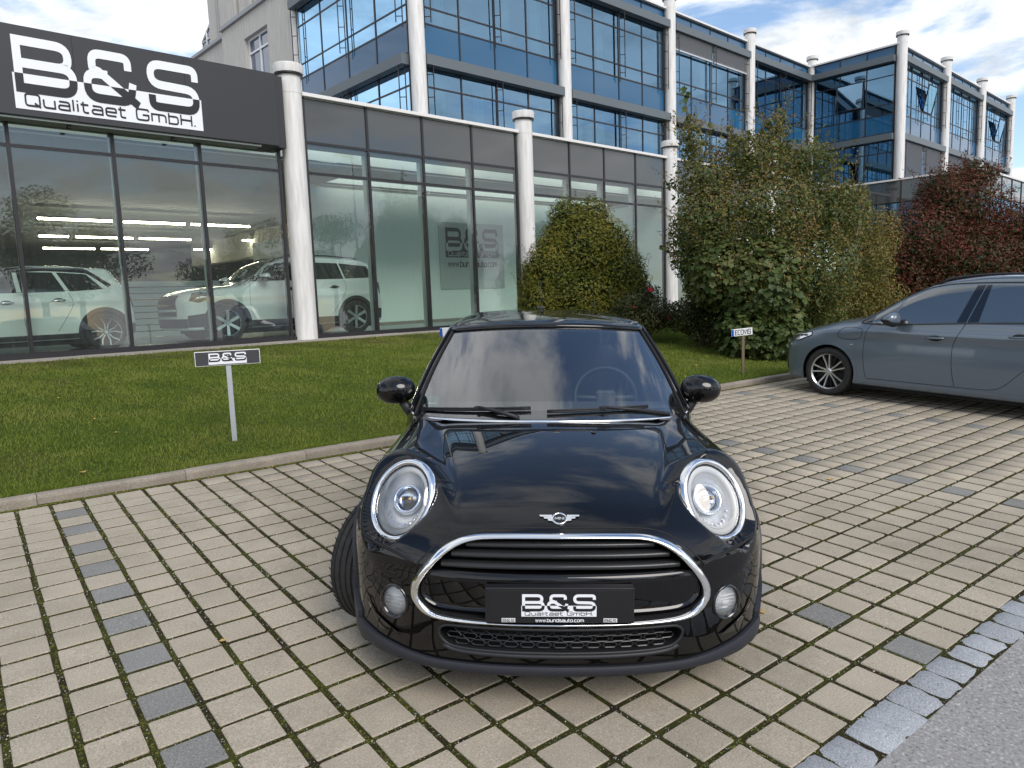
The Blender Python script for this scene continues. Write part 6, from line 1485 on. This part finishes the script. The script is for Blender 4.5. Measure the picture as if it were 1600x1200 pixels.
def bush_from_px(name, label, cat, base_px, base_depth, lob_px, mats, group=None):
    """lob_px: (x, y, depth offset, rx px, ry px, rz metres)"""
    c = ray_at(*base_px, base_depth); root = empty(name, T(*c), label, cat, group); lobes = []
    for (x, y, dd, rx, ry, rd) in lob_px:
        q = ray_at(x, y, base_depth + dd) - c; k = (base_depth + dd) / FPX; lobes.append((q[0], q[1], q[2], rx * k, rd, ry * k))
    return root, lobes
# yew in front of the glass
root, lb = bush_from_px('yew_bush', 'dense rounded yew bush in front of the showroom glass beside the middle column', 'bush', (908, 515), 15.6,
    [(908, 400, 0, 60, 72, .85), (862, 430, -.1, 48, 62, .8), (962, 430, 0, 48, 58, .8), (848, 478, -.2, 40, 48, .7), (908, 468, -.3, 65, 52, .8), (972, 480, -.1, 44, 44, .7), (922, 350, 0, 36, 46, .5), (884, 352, .1, 32, 46, .5), (948, 388, 0, 45, 50, .6), (836, 448, .1, 28, 48, .5), (866, 388, 0, 30, 40, .5), (990, 450, 0, 26, 44, .5), (835, 485, 0, 26, 34, .5), (990, 485, 0, 26, 34, .5)], None)
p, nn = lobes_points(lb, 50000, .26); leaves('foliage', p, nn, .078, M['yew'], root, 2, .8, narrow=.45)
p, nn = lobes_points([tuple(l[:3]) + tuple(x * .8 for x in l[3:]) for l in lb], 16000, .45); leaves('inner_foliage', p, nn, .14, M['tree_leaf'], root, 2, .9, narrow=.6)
nsp = 260; sp, sn = lobes_points(lb, nsp, .04); tips = []   # feathery upright shoots
pp = []; pn = []
for a, b_ in zip(sp, sn):
    dirn = b_ * .5 + np.array([0, 0, 1.0]); dirn /= np.linalg.norm(dirn); Ls = random.uniform(.12, .34)
    for f in np.linspace(0, 1, 26): pp.append(a + dirn * Ls * f + np.random.normal(0, .014 * (1.2 - f), 3)); pn.append(np.random.normal(size=3) + dirn)
pn = np.array(pn); pn /= np.linalg.norm(pn, axis=1)[:, None]; leaves('shoots', np.array(pp), pn, .05, M['yew'], root, 2, .6, narrow=.40)

branches(root, (0, 0, -.25), [np.array(l[:3]) for l in lb], .035, M['bark'], 'stem')
# big maple thicket
root, lb = bush_from_px('maple_thicket', 'large green maple thicket with browning top between the yew and the grey car', 'tree', (1195, 578), 12.3,
    [(1100, 285, .9, 48, 50, .7), (1170, 255, 1.1, 60, 48, .8), (1250, 262, 1.3, 58, 45, .8), (1105, 350, .8, 60, 65, .9), (1195, 340, .8, 88, 78, 1.1), (1285, 345, 1.2, 68, 68, 1.0), (1120, 425, .6, 55, 60, .8), (1190, 445, .3, 72, 80, .9), (1262, 425, .6, 75, 75, 1.0), (1168, 520, .25, 48, 52, .6), (1218, 520, .2, 42, 56, .6), (1275, 475, 1.0, 48, 60, .8), (1318, 330, 1.6, 40, 50, .7), (1078, 385, 1.1, 36, 58, .6), (1212, 208, 1.2, 24, 34, .3), (1080, 225, 1.0, 18, 45, .25)], None)
low = [l for l, q in zip(lb, range(99)) if q in (6, 7, 9, 10)]; high = [l for q, l in enumerate(lb) if q not in (9, 10)]
p, nn = lobes_points(low, 5600, .20); leaves('maple_leaves', p, nn, .10, M['maple'], root, 5, .55, droop=1)
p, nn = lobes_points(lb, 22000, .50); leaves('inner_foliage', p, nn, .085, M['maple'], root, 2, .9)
p, nn = lobes_points(high, 38000, .24); leaves('foliage', p, nn, .055, M['maple_top'], root, 2, .9, narrow=.75)
# short ragged shoots all over the outline
pp = []; pn = []; tw = MB_()
for _ in range(230):
    l = high[np.random.randint(len(high))]; d = np.random.normal(size=3); d[2] = abs(d[2]) * .9 + .15; d /= np.linalg.norm(d); a = np.array(l[:3]) + d * np.array(l[3:6]) * .85; dd_ = d + np.array([0, 0, .5]); dd_ /= np.linalg.norm(dd_); Ls = random.uniform(.25, .65)
    tw.tube([a, a + dd_ * Ls * .5 + np.random.normal(0, .02, 3), a + dd_ * Ls], [.006, .004, .002], 3)
    for f in np.linspace(0, 1, 15): pp.append(a + dd_ * Ls * f + np.random.normal(0, .035, 3)); pn.append(np.random.normal(size=3))
pn = np.array(pn); pn /= np.linalg.norm(pn, axis=1)[:, None]; leaves('outer_shoots', np.array(pp), pn, .065, M['maple_top'], root, 2, .8, narrow=.7); tag(tw.build('twigs', M['bark'], root), kind='stuff')
# long leading shoots standing above the crown
pp = []; pn = []; bt = []
for (x0, y0, x1, y1, dd, nl) in ((1085, 260, 1068, 138, .4, 46), (1100, 240, 1112, 195, .4, 18), (1210, 240, 1221, 170, .6, 30), (1195, 235, 1202, 190, .5, 20), (1150, 240, 1140, 205, .4, 14), (1255, 250, 1280, 215, .6, 16), (1300, 260, 1330, 240, .8, 14), (1060, 300, 1040, 285, .3, 12), (1062, 400, 1030, 385, .3, 14), (1180, 240, 1172, 205, .5, 12)):
    a = ray_at(x0, y0, 13.2 + dd) - np.array(root.matrix_world.translation); b_ = ray_at(x1, y1, 13.2 + dd) - np.array(root.matrix_world.translation); bt.append((a, b_))
    for f in np.linspace(0, 1, nl): q = a * (1 - f) + b_ * f; s_ = (1.1 - f) * .10; pp.append(q + np.random.normal(0, s_, 3) * np.array([1, 1, .6])); pn.append(np.random.normal(size=3) + np.array([0, -1, .5]))
pn = np.array(pn); pn /= np.linalg.norm(pn, axis=1)[:, None]; leaves('shoot_leaves', np.array(pp), pn, .10, M['maple'], root, 5, .5)
for a, b_ in bt: MB_().tube(curve_lin([a, (a + b_) / 2 + np.random.normal(0, .02, 3), b_], 6), np.linspace(.012, .004, 6), 5).build('shoot', M['bark'], root)

branches(root, (0, .2, -.1), [np.array(l[:3]) for l in lb], .045, M['bark'], 'branch')
# red shrub behind the grey car
root, lb = bush_from_px('red_shrub', 'dark red autumn shrub behind the grey car at the right edge', 'bush', (1500, 500), 17.0,
    [(1500, 330, .3, 75, 65, 1.1), (1430, 380, 0, 70, 65, 1.1), (1570, 370, .2, 75, 60, 1.1), (1500, 410, -.2, 90, 60, 1.2), (1400, 430, 0, 55, 50, .9), (1620, 400, .2, 80, 60, 1.1), (1520, 275, .3, 38, 28, .6), (1470, 300, .3, 38, 40, .7), (1570, 440, -.1, 90, 50, 1.1), (1455, 460, 0, 80, 50, 1.1), (1640, 350, .6, 60, 50, 1.0), (1365, 465, .3, 35, 50, .7)], None)
p, nn = lobes_points(lb, 60000, .30); leaves('foliage', p, nn, .080, M['red_leaf'], root, 2, .9, narrow=.6)
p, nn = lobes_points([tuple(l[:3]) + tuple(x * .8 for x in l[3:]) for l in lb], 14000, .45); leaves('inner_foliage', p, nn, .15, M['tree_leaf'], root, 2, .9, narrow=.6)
branches(root, (0, 0, -.8), [np.array(l[:3]) for l in lb], .05, M['bark'], 'branch')
pp = []; pn = []
for _ in range(120):
    l = lb[np.random.randint(len(lb))]; d = np.random.normal(size=3); d[2] = abs(d[2]) + .4; d /= np.linalg.norm(d); a = np.array(l[:3]) + d * np.array(l[3:6]) * .9; Ls = random.uniform(.2, .5)
    for f in np.linspace(0, 1, 20): pp.append(a + d * Ls * f + np.random.normal(0, .03, 3)); pn.append(np.random.normal(size=3))
pn = np.array(pn); pn /= np.linalg.norm(pn, axis=1)[:, None]; leaves('shoots', np.array(pp), pn, .075, M['red_leaf'], root, 2, .8, narrow=.6)
# green-brown bush between maple and red shrub
root, lb = bush_from_px('brown_bush', 'brownish green bush between the maple thicket and the red shrub', 'bush', (1350, 520), 14.5, [(1345, 420, 0, 48, 60, .8), (1365, 370, .5, 40, 50, .7), (1320, 470, 0, 50, 50, .8), (1375, 480, .2, 45, 50, .7)], None)
p, nn = lobes_points(lb, 16000, .4); leaves('foliage', p, nn, .07, M['maple_top'], root, 2, .9, narrow=.6); branches(root, (0, 0, -.2), [np.array(l[:3]) for l in lb], .03, M['bark'], 'stem')
# rose bed at the foot of the bushes
root, lb = bush_from_px('rose_bush', 'low rose bush with pink flowers between the yew and the third column', 'bush', (1010, 520), 14.2, [(985, 480, 0, 32, 26, .5), (1022, 488, 0, 35, 26, .5), (1012, 462, .3, 22, 20, .3), (1040, 495, 0, 28, 22, .4), (1000, 505, -.3, 40, 20, .4)], None)
p, nn = lobes_points(lb, 7000, .3); leaves('foliage', p, nn, .055, M['rose_leaf'], root, 2, .9); branches(root, (0, 0, -.1), [np.array(l[:3]) for l in lb], .012, M['bark'], 'stem')
for (x, y) in ((1016, 456), (989, 484), (1045, 500), (1060, 505)):
    c = ray_at(x, y, 13.9) - np.array(root.matrix_world.translation); b = MB_()
    for k in range(9):
        a = k * 2.4; r_ = .018 + .004 * k; q = np.array([math.cos(a) * r_, math.sin(a) * r_, .004 * (9 - k)]); t_ = np.array([-math.sin(a), math.cos(a), 0]) * .025
        b.add([c + q - t_, c + q + t_, c + q * 1.6 + t_ * .6 + np.array([0, 0, .035]), c + q * 1.6 - t_ * .6 + np.array([0, 0, .035])], [(0, 1, 2, 3)])
    b.build('rose_flower', M['rose'], root, fix=False)
root, lb = bush_from_px('hedge_bush', 'low reddish shrub with small pale flowers left of the ECOVIS sign', 'bush', (1090, 545), 13.6, [(1070, 495, 0, 30, 28, .5), (1100, 505, 0, 35, 32, .5), (1130, 520, -.2, 35, 30, .5), (1085, 480, .3, 30, 24, .4), (1115, 475, .3, 35, 30, .5)], None)
p, nn = lobes_points(lb, 8000, .3); leaves('foliage', p, nn, .055, M['rose_leaf'], root, 2, .9); branches(root, (0, 0, 0), [np.array(l[:3]) for l in lb], .012, M['bark'], 'stem')
# small dry tuft on the paved strip
c = on_lawn(155, 572); root = empty('dry_tuft', T(*c), 'dry brown weed tuft on the paved strip below the left panes', 'weed')
p = np.random.normal(0, 1, (260, 3)) * np.array([.13, .13, .04]); p[:, 2] = np.abs(p[:, 2]) + .02; leaves('blades', p, np.tile([0, 0, 1.0], (260, 1)), .09, M['maple_top'], root, 2, 1.2, narrow=.25)
# trees across the street, behind the camera: they show only mirrored in glass and paint
def street_tree(x, y, h, r, seed, label):
    np.random.seed(seed); root = empty('street_tree', T(x, y, -.3), label, 'tree', 'trees across the street')
    MB_().tube([(0, 0, 0), (.1, .05, h * .3), (0, 0, h * .6), (.05, 0, h * .85)], [.22, .17, .10, .03], 8).build('trunk', M['bark'], root)
    lobes = [(np.random.normal(0, r * .4), np.random.normal(0, r * .4), h * random.uniform(.45, .9), r * random.uniform(.35, .6), r * random.uniform(.35, .6), h * .14) for _ in range(9)]
    p, nn = lobes_points(lobes, 8500, .3); leaves('crown', p, nn, .19, M['tree_leaf'], root, 2, .9); branches(root, (0, 0, h * .3), [np.array(l[:3]) for l in lobes], .07, M['bark'], 'branch', 4)
for k, (x, y, h, r, lab) in enumerate([(14, -16, 8, 3.2, 'round tree across the street, nearest to the camera side'), (20, -11, 7, 3, 'tree across the street at the bend'), (27, -14, 9.5, 4, 'tall tree across the street'), (33, -6, 8, 3.5, 'broad tree across the street further along'), (40, -1, 9, 4, 'far tree across the street'), (6, -21, 9, 3.6, 'tree across the street behind the camera'), (-4, -24, 7.5, 3.2, 'tree across the street on the left'), (48, 6, 9, 4.5, 'last tree across the street')]): street_tree(x, y, h, r, 100 + k, lab)
np.random.seed(5)
SB = empty('warehouse', T(4, -34, -.3), 'long low grey warehouse across the street', 'building')
MB_().box((-26, -6, 0), (30, 0, 4.2)).build('wall', M['slab'], SB); MB_().box((-26.3, -6.3, 4.2), (30.3, .3, 4.5)).build('roof_edge', M['zinc'], SB)
for k in range(8): MB_().box((-24 + k * 6.5, .001, 1.2), (-21 + k * 6.5, .06, 2.8)).build('window', M['winglass'], SB)
# ------------------------------------------------------------------ signs
c = on_lawn(367, 690); fw = c - CAM; fw[2] = 0; fw /= np.linalg.norm(fw); rt = np.array([fw[1], -fw[0], 0])
sg_ = empty('parking_sign', frame(c, rt, np.array([0, 0, 1.0]), -fw), 'small dark B&S plate on a galvanised post in the lawn', 'sign')
hp = .80
MB_().box((-.022, -.1, -.030), (-.018, hp - .02, -.006)).box((-.018, -.1, -.010), (.018, hp - .0205, -.0065)).box((.018, -.1, -.030), (.022, hp - .02, -.006)).build('post', M['galv'], sg_)
bd = MB_().box((-.278, hp - .088, -.004), (.278, hp + .046, .004), bev=.003).build('sign_board', M['plate_white'], sg_); MB_().box((-.272, hp - .082, .0042), (.272, hp + .040, .0052)).build('board_face', mat('sign_grey', (.045, .045, .05), .5), bd)
logo('upper_letters', .325, M['sign_white'], M['sign_black'], bd, T(-.165, hp - .075, .0056), text=False)
MB_().lathe([(.006, 0), (.006, .004), (.001, .005)], 8, (0, 0, 1), o=(0, hp - .0, .005)).build('rivet', M['galv'], bd)
def peg_sign(px_, py_, bx, by, depth, text, yaw, label, w_=.36, wood='wood'):
    c = ray_at(px_, py_, depth); root = empty('name_sign', T(*c) @ rot(yaw, 'Z') @ rot(math.radians(90), 'X'), label, 'sign'); top = ray_at(bx, by, depth) - c; h = top[2]
    MB_().box((-.022, -.15, -.035), (.022, h - .02, -.010), bev=.004).build('post', M[wood], root)
    b = MB_().box((-w_ / 2, h - .055, -.008), (w_ / 2, h + .055, 0), bev=.004).build('sign_board', M['plate_white'], root, rot(.05, 'Z'))
    MB_().box((-w_ / 2 + .002, h - .052, .0003), (-w_ / 2 + .040, h + .052, .0012)).build('blue_band', M['eu_blue'], b)
    if text: t = MB_(); strokes(t, text, -w_ / 2 + .065, h - .034, .068, w_ - .10, .17, z=.0014); t.build('lettering', M['sign_black'], b, fix=False)
peg_sign(1162, 580, 1169, 518, 10.9, 'ECOVIS', math.radians(14), 'white ECOVIS plate with blue end on a wooden peg before the maple thicket')
peg_sign(708, 575, 712, 518, 8.6, '', math.radians(-30), 'white plate with blue end mostly hidden behind the black car roof', w_=.30)
# street lamp out of frame on the right: it shows only mirrored in the showroom glass
SL = empty('street_lamp', frame((20.17, 7.39, -1.0), BU, BT, (0, 0, 1.0)), 'tall grey street lamp with flat head beside the car park', 'lamp')
MB_().tube([(0, 0, 0), (0, 0, 5), (0, 0, 10.2)], [.09, .07, .05], 10).build('pole', M['galv'], SL)
MB_().box((-1.0, -.16, 10.18), (.06, .16, 10.30), bev=.02).build('lamp_head', M['zinc'], SL)
